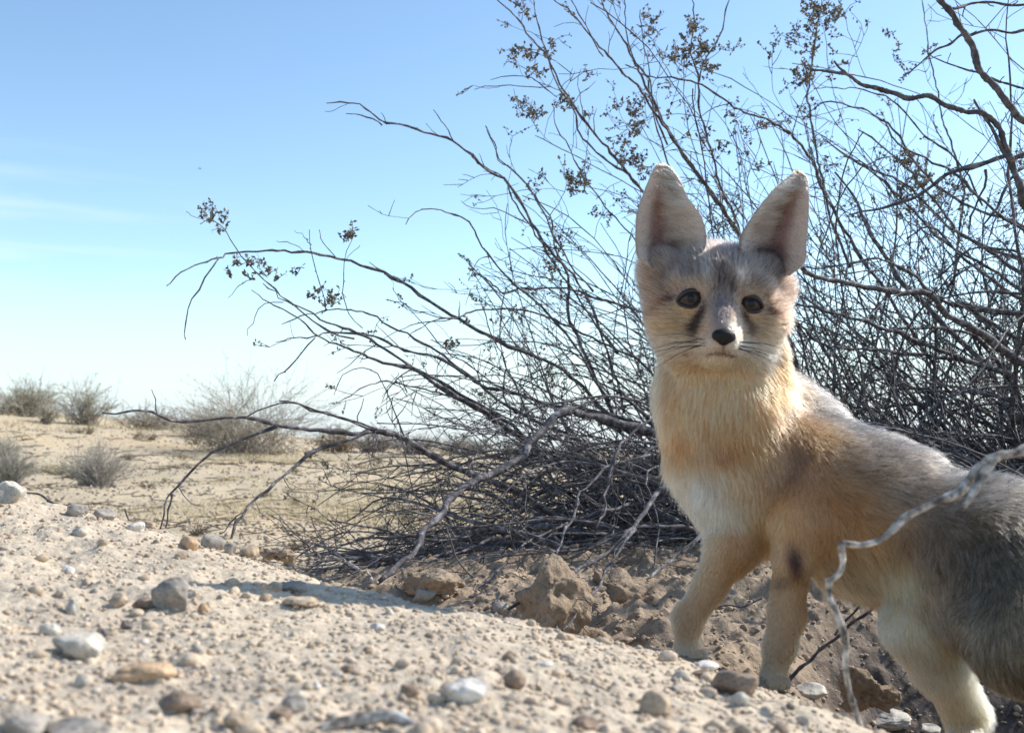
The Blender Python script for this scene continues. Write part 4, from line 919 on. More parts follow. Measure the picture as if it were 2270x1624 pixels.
def field(prims, h, carve=None, M=.03):
    bx = [prim_box(p, .01) for p in prims]; lo = np.min([b[0] for b in bx], 0); hi = np.max([b[1] for b in bx], 0)
    n = np.ceil((hi - lo) / h).astype(int) + 2; G = np.full(n, .05, np.float32)
    for pr in prims:
        b0, b1 = prim_box(pr, M); i0 = np.clip(((b0 - lo) / h).astype(int), 0, n); i1 = np.clip(((b1 - lo) / h).astype(int) + 1, 0, n)
        ax = [lo[k] + h * np.arange(i0[k], i1[k]) for k in range(3)]
        X = np.stack(np.meshgrid(*ax, indexing='ij'), -1)
        s = tuple(slice(i0[k], i1[k]) for k in range(3)); G[s] = smin(G[s], prim_d(pr, X), pr[5])
    return G, lo, n
def surface_nets(G, lo, h):
    S = G < 0; n = np.array(G.shape) - 1
    c = [(i, j, k) for i in (0, 1) for j in (0, 1) for k in (0, 1)]
    cnt = sum(S[i:i + n[0], j:j + n[1], k:k + n[2]].astype(np.int8) for i, j, k in c)
    act = np.argwhere((cnt > 0) & (cnt < 8)); idm = np.full(n, -1, np.int64); idm[tuple(act.T)] = np.arange(len(act))
    vals = np.stack([G[act[:, 0] + i, act[:, 1] + j, act[:, 2] + k] for i, j, k in c], -1); cc = np.array(c, float)
    acc = np.zeros((len(act), 3)); w_ = np.zeros(len(act))
    for a in range(8):
        for b in range(a + 1, 8):
            if np.abs(cc[a] - cc[b]).sum() != 1: continue
            m = (vals[:, a] < 0) != (vals[:, b] < 0); t = vals[:, a] / (vals[:, a] - vals[:, b] + 1e-12)
            acc += np.where(m[:, None], cc[a] + (cc[b] - cc[a]) * t[:, None], 0); w_ += m
    V = (act + acc / w_[:, None]) * h + lo; Q = []
    for ax in range(3):
        o1, o2 = [(1, 2), (2, 0), (0, 1)][ax]
        sa = [slice(1, -1)] * 3; sa[ax] = slice(0, -1); sb = list(sa); sb[ax] = slice(1, None)
        A, Bq = S[tuple(sa)], S[tuple(sb)]
        for fl, m in ((0, A & ~Bq), (1, ~A & Bq)):
            e = np.argwhere(m); off = np.ones(3, int); off[ax] = 0; e = e + off
            d1 = np.zeros(3, int); d1[o1] = 1; d2 = np.zeros(3, int); d2[o2] = 1
            q = np.stack([idm[tuple((e - d1 - d2).T)], idm[tuple((e - d2).T)], idm[tuple(e.T)], idm[tuple((e - d1).T)]], -1)
            q = q[(q >= 0).all(1)]; Q.append(q if fl == 0 else q[:, ::-1])
    return V, np.concatenate(Q)
def vnormals(V, Q):
    a = V[Q[:, 2]] - V[Q[:, 0]]; b = V[Q[:, 3]] - V[Q[:, 1]] if Q.shape[1] == 4 else V[Q[:, 1]] - V[Q[:, 0]]
    n = np.cross(a, b); N = np.zeros_like(V)
    for k in range(Q.shape[1]):
        for ax in range(3): N[:, ax] += np.bincount(Q[:, k], n[:, ax], len(V))
    return N / (np.linalg.norm(N, axis=1)[:, None] + 1e-12)
def world(p): return p @ B
def almond(hx, hy, e, grow=0.0):
    """<1 inside the eye opening; hx, hy head px"""
    s = 1 if e[0] > 0 else -1
    x = (hx - e[0]) * s; y = hy - e[1]; a = math.radians(14 if s > 0 else 15)
    X_ = x * math.cos(a) - y * math.sin(a); Y_ = x * math.sin(a) + y * math.cos(a)     # inner corner dips
    rx = 25 + grow; ry = (16.5 if s < 0 else 14.8) + grow
    return (np.abs(X_) / rx) ** 2.0 + (np.abs(Y_) / ry) ** 2.0

def eye_cut(V):
    q = toH(V); return q

# ears -----------------------------------------------------------------
# rows (base to tip): left outline, right outline (reference px), depth, cup depth px
EAR1 = [((1446, 596), (1512, 590), .880, 50), ((1417, 570), (1556, 562), .872, 92), ((1411, 540), (1566, 525), .878, 88), ((1413, 478), (1554, 478), .886, 66),
        ((1427, 430), (1528, 443), .892, 36), ((1441, 394), (1508, 402), .897, 20), ((1450, 375), (1493, 380), .90, 10), ((1459, 366), (1480, 368), .902, 3)]
EAR2 = [((1692, 596), (1752, 610), .880, 48), ((1646, 560), (1784, 582), .872, 90), ((1647, 518), (1788, 540), .878, 84), ((1682, 462), (1793, 476), .886, 62),
        ((1718, 418), (1793, 428), .892, 34), ((1740, 399), (1791, 404), .897, 18), ((1752, 389), (1787, 392), .90, 9), ((1761, 383), (1779, 384), .902, 3)]
def ear_surface(rows, nt_=40, ns=28):
    L_ = catmull([C3(*r[0], r[2]) for r in rows], nt_); R_ = catmull([C3(*r[1], r[2]) for r in rows], nt_)
    cup = catmull([[r[3], 0, 0] for r in rows], nt_)[:, 0] / F * .74
    s = np.linspace(-1, 1, ns); M_ = (L_ + R_) / 2; D_ = (R_ - L_) / 2
    inner = M_[:, None] + D_[:, None] * s[None, :, None] + np.array([0, 0, 1.0]) * (cup[:, None, None] * (1 - np.abs(s[None, :, None]) ** 1.7))
    th = .0032
    bulge = 1.10
    outer = M_[:, None] + D_[:, None] * s[None, :, None] * 1.02 + np.array([0, 0, 1.0]) * ((cup[:, None, None] * bulge + th) * (1 - np.abs(s[None, :, None]) ** 2.6 * .9))
    return inner, outer
def grid_faces(n, m, base, flip=False):
    i, j = np.meshgrid(np.arange(n - 1), np.arange(m - 1), indexing='ij'); q = np.stack([i * m + j, i * m + j + 1, (i + 1) * m + j + 1, (i + 1) * m + j], -1).reshape(-1, 4) + base
    return q[:, ::-1] if flip else q

# colour ----------------------------------------------------------------
REG = {'neck': (233, 184, 143), 'chest': (234, 200, 168), 'withers': (166, 155, 145), 'back': (156, 150, 145), 'flank': (202, 176, 150), 'rump': (158, 152, 143), 'shoulder': (208, 174, 142),
       'leg': (224, 188, 152), 'paw': (240, 212, 176), 'inner': (250, 232, 200), 'thigh': (150, 141, 124), 'tail': (140, 130, 116), 'head': (190, 168, 153)}
FLEN = {'neck': .017, 'chest': .016, 'withers': .016, 'back': .014, 'flank': .014, 'rump': .015, 'shoulder': .012, 'leg': .0048, 'paw': .0030, 'inner': .010, 'thigh': .0105, 'tail': .026, 'head': .010}
DIRS = {'neck': (0.05, -1, .05), 'chest': (.25, -1, -.02), 'withers': (.75, -.65, -.1), 'back': (.85, -.5, -.2), 'flank': (.75, -.65, -.2), 'rump': (.8, -.5, -.2), 'shoulder': (.15, -1, 0),
        'leg': (0, -1, 0), 'paw': (0, -.5, -1), 'inner': (.25, -1, 0), 'thigh': (.25, -1, 0), 'tail': (.5, -.9, .2), 'head': (0, 0, 0)}
# markings in reference px on the body: x, y, rx, ry, angle, colour, strength, regions
MARK = [
 (1645, 970, 60, 44, 25, (214, 160, 112), .6, ('neck', 'chest')), (1512, 992, 36, 40, 20, (214, 152, 100), .8, ('neck', 'chest')), (1585, 1004, 46, 24, -10, (216, 166, 120), .5, ('neck', 'chest')), (1690, 900, 40, 70, 0, (220, 170, 122), .4, ('neck', 'withers')), (1600, 1000, 24, 14, 0, (150, 108, 82), .6, ('neck', 'chest')),
 (1545, 1105, 70, 80, 0, (252, 238, 218), .9, ('chest', 'neck')), (1600, 1150, 60, 60, 0, (250, 232, 208), .8, ('chest', 'shoulder')),
 (1700, 1130, 60, 100, 0, (226, 180, 134), .65, ('chest', 'shoulder', 'leg')), (1590, 880, 100, 50, 0, (240, 212, 178), .5, ('neck',)), (1716, 840, 30, 60, 0, (206, 158, 110), .6, ('neck',)), (1748, 870, 12, 90, 0, (244, 226, 196), .5, ('neck',)),
 (1770, 1020, 24, 64, 20, (142, 126, 118), .5, None), (1830, 975, 60, 40, 30, (178, 154, 122), .45, None), (1760, 930, 60, 60, 0, (166, 156, 146), .5, ('withers', 'neck', 'back')),
 (1880, 1120, 80, 100, 0, (212, 170, 126), .65, ('flank', 'back', 'shoulder', 'withers')), (1920, 1215, 130, 55, 10, (220, 176, 128), .7, ('flank',)), (1880, 1280, 110, 34, 8, (232, 206, 166), .8, ('flank',)),
 (1960, 1050, 150, 50, 26, (160, 153, 146), .6, ('flank', 'back')), (2100, 1180, 70, 120, 15, (158, 147, 132), .5, ('flank',)), (1900, 1200, 80, 60, 10, (214, 170, 128), .5, ('flank',)),
 (2010, 1285, 60, 40, 20, (236, 214, 174), .8, ('flank', 'inner')), (2080, 1260, 90, 50, 30, (168, 142, 112), .4, ('flank', 'rump', 'thigh')),
 (1960, 965, 150, 40, 25, (154, 150, 146), .7, ('back', 'withers', 'flank')), (2130, 1050, 170, 60, 22, (140, 138, 133), .8, ('back', 'flank', 'rump')),
 (2150, 1210, 110, 80, 20, (140, 132, 120), .45, ('flank', 'rump', 'thigh')), (2230, 1180, 110, 90, 0, (134, 130, 122), .4, ('rump', 'flank', 'thigh')), (2200, 1300, 60, 50, 0, (122, 118, 110), .4, ('thigh',)),
 (2120, 1330, 34, 110, -18, (160, 136, 102), .35, ('thigh',)), (2220, 1480, 90, 90, 20, (152, 142, 120), .5, ('thigh',)),
 (1763, 1247, 19, 44, -10, (112, 90, 88), .95, None), (1732, 1292, 26, 16, -10, (126, 110, 102), .6, None), (1775, 1330, 24, 44, 0, (212, 168, 122), .5, ('leg',)),
 (1600, 1250, 34, 60, 30, (206, 170, 132), .4, ('leg', 'shoulder')), (1640, 1225, 36, 36, 0, (190, 150, 112), .35, ('chest', 'leg', 'shoulder')), (2160, 1560, 16, 40, -20, (248, 232, 180), .6, ('inner',)), (2110, 1430, 24, 90, -22, (214, 188, 144), .4, ('inner',)),
]
# markings on the face in head px
FMARK = [
 (-100, -75, 80, 55, 0, (222, 188, 156), .8), (105, -78, 80, 55, 0, (222, 192, 164), .8),
 (0, 95, 130, 60, 0, (172, 158, 148), .6), (4, 58, 38, 56, 0, (146, 134, 130), .8), (-75, 60, 64, 34, 15, (180, 166, 156), .7), (78, 60, 64, 34, -15, (180, 168, 158), .7),
 (-34, 60, 13, 30, 10, (214, 202, 192), .8), (40, 50, 13, 30, -10, (214, 202, 192), .8), (0, 45, 10, 32, 0, (116, 104, 102), .6), (22, 24, 7, 15, 8, (104, 92, 90), .7),
 (4, -12, 24, 34, 0, (164, 152, 150), .8), (4, -38, 24, 32, 0, (136, 127, 128), .85),
 (-68, 27, 36, 9, 8, (206, 182, 158), .8), (70, 22, 32, 8, -8, (204, 182, 158), .8), (-38, 8, 8, 20, -10, (200, 176, 152), .7), (40, 4, 8, 20, 10, (200, 176, 152), .7),
 (-82, -46, 48, 28, 8, (218, 192, 164), .85), (80, -50, 42, 30, -8, (214, 190, 164), .8), (-118, -66, 30, 24, 0, (208, 174, 140), .5), (-138, 10, 32, 50, 0, (176, 150, 132), .5), (138, 4, 28, 50, 0, (178, 154, 138), .5),
 (-46, -38, 10, 32, -14, (86, 74, 74), .95), (-57, -72, 12, 26, -4, (92, 80, 78), .95), (-54, -98, 9, 14, 0, (118, 102, 98), .6),
 (48, -40, 9, 28, 14, (92, 80, 80), .9), (60, -62, 8, 18, 10, (116, 102, 98), .7),
 (-110, -10, 20, 5.5, 32, (112, 88, 78), .85), (-144, -40, 22, 9, 46, (146, 122, 106), .6), (110, -20, 18, 5, -36, (112, 90, 80), .85), (136, -52, 20, 8, -56, (144, 122, 108), .6),
 (-28, -102, 30, 18, 0, (222, 208, 196), .9), (42, -100, 30, 20, 0, (232, 222, 210), .9), (30, -56, 18, 16, 0, (226, 214, 198), .7),
 (-90, -112, 60, 30, 0, (226, 208, 188), .9), (95, -115, 60, 30, 0, (228, 214, 196), .9), (0, -134, 60, 14, 0, (228, 208, 184), .9),
 (-66, -122, 6, 5, 0, (130, 104, 96), .7), (0, -170, 130, 30, 0, (230, 202, 166), .7),
]
def blob(x, y, m):
    a = math.radians(m[4]); dx, dy = x - m[0], y - m[1]; u = dx * math.cos(a) + dy * math.sin(a); v = -dx * math.sin(a) + dy * math.cos(a)
    return m[6] * np.exp(-((u / m[2]) ** 2 + (v / m[3]) ** 2) ** 1.3)
def fox_attrs(p):
    """colour, fur length and combing direction at skin points p"""
    n = len(p); names = list(REG); W = np.zeros((n, len(names)))
    for pr in PR:
        d = prim_d(pr, p); W[:, names.index(pr[6])] += np.exp(-np.clip(d, -.02, .2) / .0045)
    W /= W.sum(1)[:, None] + 1e-12
    col = W @ np.array([lin(REG[k]) for k in names]); ln = W @ np.array([FLEN[k] for k in names])
    q = toH(p); px = p[:, 0] / p[:, 2] * F + CX; py = -p[:, 1] / p[:, 2] * F + CY
    qa = toH(p * (HD / p[:, 2])[:, None]); hd = q - np.array([-12, -70, 120.]); r = np.linalg.norm(hd, axis=1); hdir = hd / r[:, None]
    hw = hdir[:, :1] * E1 + hdir[:, 1:2] * E2 + hdir[:, 2:] * E3
    wh = W[:, names.index('head')]
    D_ = W @ np.array([DIRS[k] for k in names], float) + wh[:, None] * hw
    ln = ln * (1 - wh) + wh * np.clip(.0014 + r * HS * .14, .0014, .0135)
    for m in MARK:
        wt = blob(px, py, m[:7])
        if m[7] is not None: wt = wt * np.clip(sum(W[:, names.index(k)] for k in m[7]) * 1.3, 0, 1)
        else: wt = wt * (1 - wh)
        col = col * (1 - wt[:, None]) + lin(m[5]) * wt[:, None]
    for m in FMARK:
        wt = blob(qa[:, 0], qa[:, 1], m if m[1] > -30 else (m[0] + 6,) + tuple(m[1:])) * (sstep(.05, .5, wh) if m[1] > -160 else 1) * sstep(-130, -60, q[:, 2])
        col = col * (1 - wt[:, None]) + lin(m[5]) * wt[:, None]
    # mouth line and philtrum
    mx_ = qa[:, 0] - 15; my = qa[:, 1] + 119 + .0010 * mx_ ** 2
    wt = .8 * np.exp(-(my / 3.2) ** 2) * (np.abs(mx_) < 34) * (q[:, 2] > 60); wp = .85 * np.exp(-((qa[:, 0] - 15) / 3.0) ** 2) * (qa[:, 1] < -96) * (qa[:, 1] > -118) * (q[:, 2] > 60)
    wt = np.maximum(wt, wp); col = col * (1 - wt[:, None]) + lin((70, 52, 50)) * wt[:, None]
    ln = ln * (1 - .6 * wt)
    return col, ln, D_, W, names, q, px, py

def fur_tone(c):
    c = np.clip(c, 0, 1); L_ = (c @ np.array([.3, .55, .15]))[:, None]
    return c ** 1.6 * L_ ** .32

def make_fox():
    rs = np.random.RandomState(77); h = .0017
    G, lo, n = field(PR, h)
    V, Q = surface_nets(G, lo, h); del G
    N = vnormals(V, Q)
    if ((V - V.mean(0)) * N).sum() < 0: Q = Q[:, ::-1]; N = -N
    V = V - N * .0002
    # sink the almond eye opening so the eyeball shows through
    q = toH(V)
    for e in EYE:
        a = almond(q[:, 0], q[:, 1], e); k = (a < 1.25) & (q[:, 2] > e[2] - 5); w_ = (1 - sstep(.75, 1.2, a)) * k
        V = V - (E3 * HS * 16)[None] * w_[:, None]
    N = vnormals(V, Q)
    col, ln, Dv, W, names, q, px, py = fox_attrs(V)
    fox = empty('kit_fox'); base = world(C3(1712, 1525, .86)); fox.location = base
    tag(fox, 'slender big-eared tan and grey kit fox standing in the hollow and staring at the viewer', 'fox')
    def put(o): o.data.transform(Matrix.Translation(-Vector(base))); return o
    # ears joined into the same skin mesh
    VV = [V]; QQ = [Q]; CC = [col * .9]; nV = len(V); ears = []
    for rows, side in ((EAR1, -1), (EAR2, 1)):
        inn, out = ear_surface(rows); a, b = inn.shape[:2]
        VV += [inn.reshape(-1, 3), out.reshape(-1, 3)]; QQ += [grid_faces(a, b, nV), grid_faces(a, b, nV + a * b, True)]
        # rims
        i = np.arange(a - 1)
        for j in (0, b - 1):
            r_ = np.stack([nV + i * b + j, nV + (i + 1) * b + j, nV + a * b + (i + 1) * b + j, nV + a * b + i * b + j], -1); QQ.append(r_ if j == 0 else r_[:, ::-1])
        j = np.arange(b - 1); QQ.append(np.stack([nV + (a - 1) * b + j, nV + (a - 1) * b + j + 1, nV + 2 * a * b - b + j + 1, nV + 2 * a * b - b + j], -1))
        T_, S_ = np.meshgrid(np.linspace(0, 1, a), np.linspace(-1, 1, b), indexing='ij'); ci = ear_col(T_, S_, side).reshape(-1, 3)
        CC += [ci * .85, np.tile(lin((176, 158, 138)), (a * b, 1))]; nV += 2 * a * b; ears.append((inn, out, T_, S_, side))
    body = mesh_obj('body', world(np.concatenate(VV)), np.concatenate(QQ), mat_col('fox_skin', .9, .1, .35), fox, col=np.concatenate(CC)); put(body)
    # ---- fur
    fv = V[Q]; area = np.linalg.norm(np.cross(fv[:, 2] - fv[:, 0], fv[:, 3] - fv[:, 1]), axis=1) / 2; cen = fv.mean(1)
    qc = toH(cen); wh = sstep(-170, -120, qc[:, 1]) * (cen[:, 2] < 1.0) * (np.abs(qc[:, 0]) < 190)
    dens = 1.0 + 1.7 * wh + 1.2 * wh * (np.hypot(qc[:, 0], qc[:, 1] + 40) < 110); dens = dens * np.where(cen[:, 0] > .40, .35, 1)
    nh = FUR_N; pr = area * dens; pr /= pr.sum(); f = rs.choice(len(Q), nh, p=pr)
    u, v = rs.rand(nh, 1), rs.rand(nh, 1); fq = Q[f]
    bi = lambda A: (A[fq[:, 0]] * (1 - u) + A[fq[:, 1]] * u) * (1 - v) + (A[fq[:, 3]] * (1 - u) + A[fq[:, 2]] * u) * v
    p0 = bi(V); n0 = bi(N); n0 /= np.linalg.norm(n0, axis=1)[:, None]
    c0, l0, d0, W0, names, q0, _, _ = fox_attrs(p0)
    keep = np.ones(nh, bool)
    for e in EYE: keep &= ~((almond(q0[:, 0], q0[:, 1], e, 3) < 1) & (q0[:, 2] > 20))
    nose = (((q0[:, 0] + 13) / 24) ** 2 + ((q0[:, 1] + 88) / 18) ** 2 < 1) & (q0[:, 2] > 100); keep &= ~nose
    # inside the ears
    p0, n0, c0, l0, d0, W0, q0 = [a[keep] for a in (p0, n0, c0, l0, d0, W0, q0)]
    for e in EYE:
        aa = np.hypot(q0[:, 0] - e[0], q0[:, 1] - e[1]); l0 = l0 * (.45 + .55 * sstep(22, 60, aa))
    d0 = d0 - n0 * (d0 * n0).sum(1)[:, None]; d0 /= np.linalg.norm(d0, axis=1)[:, None] + 1e-9
    wd = np.stack([noise3(p0, .02, 5), noise3(p0, .02, 55), noise3(p0, .02, 95)], -1) * .35 + rs.normal(size=p0.shape) * .16
    d0 = d0 + wd; d0 /= np.linalg.norm(d0, axis=1)[:, None]
    reg = lambda *k: sum(W0[:, names.index(x)] for x in k)
    grey = reg('back', 'withers', 'rump', 'thigh', 'tail') + .45 * reg('flank') + .3 * reg('head') * (q0[:, 1] > -20)
    m = len(p0); jit = rs.normal(size=(m, 1)) * (.15 + .06 * reg('head')[:, None]) + fbm(p0, .010, 2, .6, 3.)[:, None] * .10 + fbm(p0, .04, 2, .6, 8.)[:, None] * .10
    c0 = c0 * (1 + jit)
    g_ = (rs.rand(m) < .24 * grey); c0[g_] *= .35; wht = (rs.rand(m) < .26 * grey); c0[wht] = c0[wht] * .4 + lin((232, 226, 218)) * .6
    l0 = l0 * rs.uniform(.7, 1.15, m); l0[g_] *= 1.15
    lift = .42
    # clumping
    P0 = [p0]; N0 = [n0]; D0 = [d0]; C0 = [c0]; L0 = [l0]; LF = [np.full(m, lift)]
    for inn, out, T_, S_, side in ears:
        for surf, sgn, nn_ in ((inn, -1, 13000), (out, 1, 9000)):
            a, b = T_.shape; t = rs.uniform(.02, .985, nn_) ** .9 * (a - 1); s = rs.uniform(0, 1, nn_) * (b - 1)
            ti, si = t.astype(int).clip(0, a - 2), s.astype(int).clip(0, b - 2); tf, sf = (t - ti)[:, None], (s - si)[:, None]
            bl = lambda A: (A[ti, si] * (1 - tf) + A[ti + 1, si] * tf) * (1 - sf) + (A[ti, si + 1] * (1 - tf) + A[ti + 1, si + 1] * tf) * sf
            dT = np.gradient(surf, axis=0); dS = np.gradient(surf, axis=1); nr = np.cross(dT, dS); nr /= np.linalg.norm(nr, axis=-1)[..., None] + 1e-12
            if (nr[..., 2].mean() > 0) != (sgn > 0): nr = -nr
            pp = bl(surf); nn = bl(nr); nn /= np.linalg.norm(nn, axis=1)[:, None]; dt = bl(dT); dt /= np.linalg.norm(dt, axis=1)[:, None] + 1e-9; ds = bl(dS); ds /= np.linalg.norm(ds, axis=1)[:, None] + 1e-9
            sv = s / (b - 1) * 2 - 1; tv = t / (a - 1)
            if sgn < 0:
                med = -sv * side            # +1 at the edge nearest the crown
                cc_ = ear_col(tv, sv, side) * (1 + .38 * noise3(np.stack([tv * 38, sv * 2.2, 0 * tv], -1), 1.0, 4. + side))[:, None]; LL = np.where(med > .0, .016, .006) * (1 - .75 * sstep(.55, .95, tv)); LL = LL * (1 - .3 * sstep(.75, 1, np.abs(sv)))
                dd = dt * .35 + ds * (side * np.where(med > -.1, 1, -.5))[:, None] * .9; lf = np.where(med > .05, .30, .18)
                dark = (med < .05) & (np.abs(sv) < .7); kp = ~(dark & (rs.rand(nn_) < .15)); 
            else:
                cc_ = np.tile(lin((196, 172, 144)), (nn_, 1)); LL = np.full(nn_, .0042); dd = dt; lf = np.full(nn_, .35); kp = np.ones(nn_, bool)
            edge = np.abs(sv) > .88; cc_[edge] = cc_[edge] * .3 + lin((240, 228, 212)) * .7
            dd = dd + rs.normal(size=dd.shape) * .22; dd /= np.linalg.norm(dd, axis=1)[:, None]
            cc_ = cc_ * (1 + rs.normal(size=(nn_, 1)) * .13)
            P0.append(pp[kp]); N0.append(nn[kp]); D0.append(dd[kp]); C0.append(cc_[kp]); L0.append((LL * rs.uniform(.7, 1.2, nn_))[kp]); LF.append(lf[kp])
    p0, n0, d0, c0, l0, lf = [np.concatenate(a) for a in (P0, N0, D0, C0, L0, LF)]
    m = len(p0); K = 5; t = np.linspace(0, 1, K); pts = np.zeros((m, K, 3), np.float32)
    # rises along the normal, then bends into the combing direction
    rise = np.sin(t * math.pi / 2 * 1.1) * .9; run = t ** 1.25
    for k in range(K): pts[:, k] = p0 + (n0 * (lf * rise[k])[:, None] + d0 * run[k] * .92) * l0[:, None] - n0 * .0006
    cell = np.floor(p0 / .0034).astype(int); key = (cell * np.array([73856093, 19349663, 83492791])).sum(1) % 60013
    cs = np.zeros((60013, 3)); ct = np.bincount(key, minlength=60013).astype(float)[:, None]; tip = pts[:, -1]
    for ax in range(3): cs[:, ax] = np.bincount(key, tip[:, ax], 60013)
    ctr = (cs / np.maximum(ct, 1))[key]; dd = ctr - tip; far = np.linalg.norm(dd, axis=1) > .010; dd[far] = 0
    for k in range(1, K): pts[:, k] += dd * (.40 * t[k] ** 1.5)
    cu = bpy.data.hair_curves.new('fur'); cu.add_curves([K] * m)
    pw = world(pts.reshape(-1, 3)) - base
    cu.attributes['position'].data.foreach_set('vector', pw.astype(np.float32).ravel())
    ra = cu.attributes.get('radius') or cu.attributes.new('radius', 'FLOAT', 'POINT')
    rad = np.tile(np.array([.00014, .00013, .00011, .00007, .00003], np.float32), m); ra.data.foreach_set('value', rad)
    ca = cu.attributes.new('Col', 'FLOAT_COLOR', 'CURVE'); c4 = np.ones((m, 4), np.float32); c4[:, :3] = np.clip(fur_tone(c0), .004, .80); ca.data.foreach_set('color', c4.ravel())
    mf = bpy.data.materials.new('fur'); mf.use_nodes = True; nt = mf.node_tree; nt.nodes.clear()
    out = nt.nodes.new('ShaderNodeOutputMaterial'); att = node(nt, 'ShaderNodeAttribute', attribute_name='Col')
    hb = nt.nodes.new('ShaderNodeBsdfHairPrincipled'); hb.model = 'CHIANG'; hb.parametrization = 'COLOR'
    hb.inputs['Roughness'].default_value = .45; hb.inputs['Radial Roughness'].default_value = .65; hb.inputs['Coat'].default_value = 0; hb.inputs['IOR'].default_value = 1.45
    nt.links.new(att.outputs['Color'], hb.inputs['Color']); nt.links.new(hb.outputs[0], out.inputs['Surface'])
    cu.materials.append(mf); fo = bpy.data.objects.new('fur', cu); COL.objects.link(fo); fo.parent = fox
    # ---- eyes
    me_, nte, be = principled('eye', .07, .3); at2 = node(nte, 'ShaderNodeAttribute', attribute_name='Col'); nte.links.new(at2.outputs['Color'], be.inputs['Base Color']); be.inputs['Coat Weight'].default_value = .0
    mr_, ntr, br_ = principled('dark_skin', .45, .5); br_.inputs['Base Color'].default_value = (*lin((34, 27, 28)), 1)
    for e in EYE:
        Vi, Fi = ICO[5]; c = H(*e); pv = c + ER * HS * (Vi[:, :1] * E1 + Vi[:, 1:2] * E2 + Vi[:, 2:] * E3)
        x, y = Vi[:, 0] + .03, Vi[:, 1] - .02; r = np.hypot(x, y) ; fr = Vi[:, 2] > 0
        iris = lin((50, 39, 34)) * (1 + .25 * noise3(np.stack([np.arctan2(y, x) * 2.5, r * 2, 0 * r], -1), .35))[:, None]
        cc_ = np.where((r < .66)[:, None], iris, lin((60, 48, 44))); cc_ = np.where(((r > .56) & (r < .68))[:, None], lin((50, 40, 36)), cc_); cc_ = np.where((np.hypot(x / .30, y / .36) < 1)[:, None], lin((8, 8, 10)), cc_)
        cc_ = np.where(fr[:, None], cc_, lin((60, 40, 36)))
        put(mesh_obj('eye', world(pv), Fi, me_, fox, col=cc_))
        s = 1 if e[0] > 0 else -1; a = math.radians(14 if s > 0 else 15); th = np.linspace(0, 2 * math.pi, 61)[:-1]
        rx = 27.5; ry = 18.0 if s < 0 else 16.2; X_ = np.cos(th) * rx; Y_ = np.sin(th) * ry * (1 - .22 * np.cos(th) ** 2)
        X_ = X_ - 3.5 * (X_ < 0) * (np.abs(X_) / rx) ** 4
        xx = (X_ * math.cos(a) + Y_ * math.sin(a)) * s; yy = -X_ * math.sin(a) + Y_ * math.cos(a)
        zz = np.sqrt(np.maximum((ER + 1.0) ** 2 - xx ** 2 - yy ** 2, 60)); ring = np.stack([H(e[0] + a_, e[1] + b_, e[2] + c_ + 1.5) for a_, b_, c_ in zip(xx, yy, zz)])
        ring = np.concatenate([ring, ring[:1]]); tb = Tubes(); tb.add(world(ring), 4.4 * HS * (1 + .25 * np.sin(np.linspace(0, 2 * math.pi, 61))), 8, cap=False)
        ey = tb.build('eyelid', mr_, fox); put(ey)
    # ---- nose
    save = list(PR); PR.clear()
    hell((-13, -83, 136), (22, 13, 17), .003); hell((-13, -95, 138), (12, 11, 13), .003); hcap((-28, -87, 136), (-25, -91, 141), 10, 8, .002); hcap((2, -87, 136), (-1, -91, 141), 10, 8, .002)
    npr = list(PR); PR.clear(); PR.extend(save)
    G, lo, n = field(npr, .0005, M=.006)
    ax = [lo[k] + .0005 * np.arange(G.shape[k]) for k in range(3)]; X = np.stack(np.meshgrid(*ax, indexing='ij'), -1)
    for sx_ in (-1, 1):
        pr_ = ('c', H(-13 + sx_ * 9, -90, 156), H(-13 + sx_ * 18, -93, 149), 3.4 * HS, 2.2 * HS, .001, 'head'); G = np.maximum(G, -prim_d(pr_, X))
    Vn, Qn = surface_nets(G, lo, .0005); Nn = vnormals(Vn, Qn)
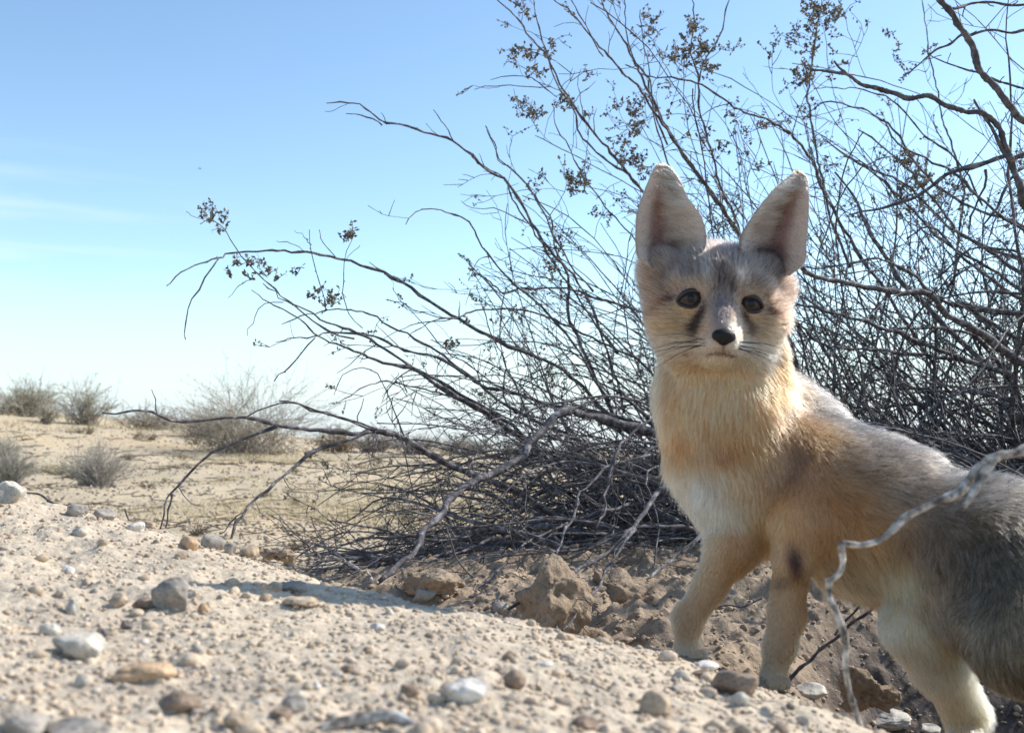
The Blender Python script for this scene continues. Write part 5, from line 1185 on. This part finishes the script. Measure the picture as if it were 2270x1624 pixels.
    if ((Vn - Vn.mean(0)) * Nn).sum() < 0: Qn = Qn[:, ::-1]; Nn = -Nn
    Vn = Vn + Nn * (.00012 * noise3(Vn, .0012))[:, None]
    mn, ntn, bn = principled('nose_leather', .6, .3); bn.inputs['Base Color'].default_value = (*lin((20, 16, 18)), 1)
    put(mesh_obj('nose', world(Vn), Qn, mn, fox))
    # ---- whiskers
    for sd in (-1, 1):
        for k in range(9):
            x0 = -13 + sd * (32 + (k % 3) * 7); y0 = -94 - (k // 3) * 7; ln_ = rs.uniform(85, 150); a0 = math.radians(rs.uniform(-28, 4)) - (k // 3) * .12
            c_ = [H(x0, y0, 108 - (k % 3) * 8), H(x0 + sd * ln_ * .5 * math.cos(a0), y0 + ln_ * .5 * math.sin(a0) + 4, 104), H(x0 + sd * ln_ * math.cos(a0), y0 + ln_ * math.sin(a0) - 6, 84)]
            tb = Tubes(); tb.add(world(catmull(c_, 12)), np.linspace(.00032, .00009, 12), 4, cap=False); put(tb.build('whisker', mr_, fox))
def ear_col(T_, S_, side):
    med = -S_ * side; T_ = np.asarray(T_, float); e = lambda c: lin(c)[None] if T_.ndim == 1 else lin(c)[None, None]
    c = np.ones(T_.shape + (1,)) * e((222, 202, 186))
    w_ = sstep(.30, -.10, med) * (1 - sstep(.40, .75, -med)) * (1 - sstep(.42, .74, T_)); w_ = w_[..., None]
    c = c * (1 - .95 * w_) + e((156, 126, 118)) * .95 * w_
    w2 = (sstep(.34, .16, T_) * sstep(.75, .35, np.abs(S_)))[..., None]; c = c * (1 - .9 * w2) + e((104, 80, 80)) * .9 * w2
    w3 = (np.exp(-((T_ - .54) / .12) ** 2) * np.exp(-((med + .1) / .35) ** 2))[..., None]; c = c * (1 - .6 * w3) + e((178, 140, 122)) * .6 * w3
    w4 = sstep(.72, .95, T_)[..., None]; c = c * (1 - .6 * w4) + e((204, 184, 164)) * .6 * w4
    w5 = (sstep(.45, .15, T_) * sstep(.72, .95, med))[..., None]; c = c * (1 - .6 * w5) + e((140, 122, 112)) * .6 * w5
    return c
FUR_N = 420000
make_fox()
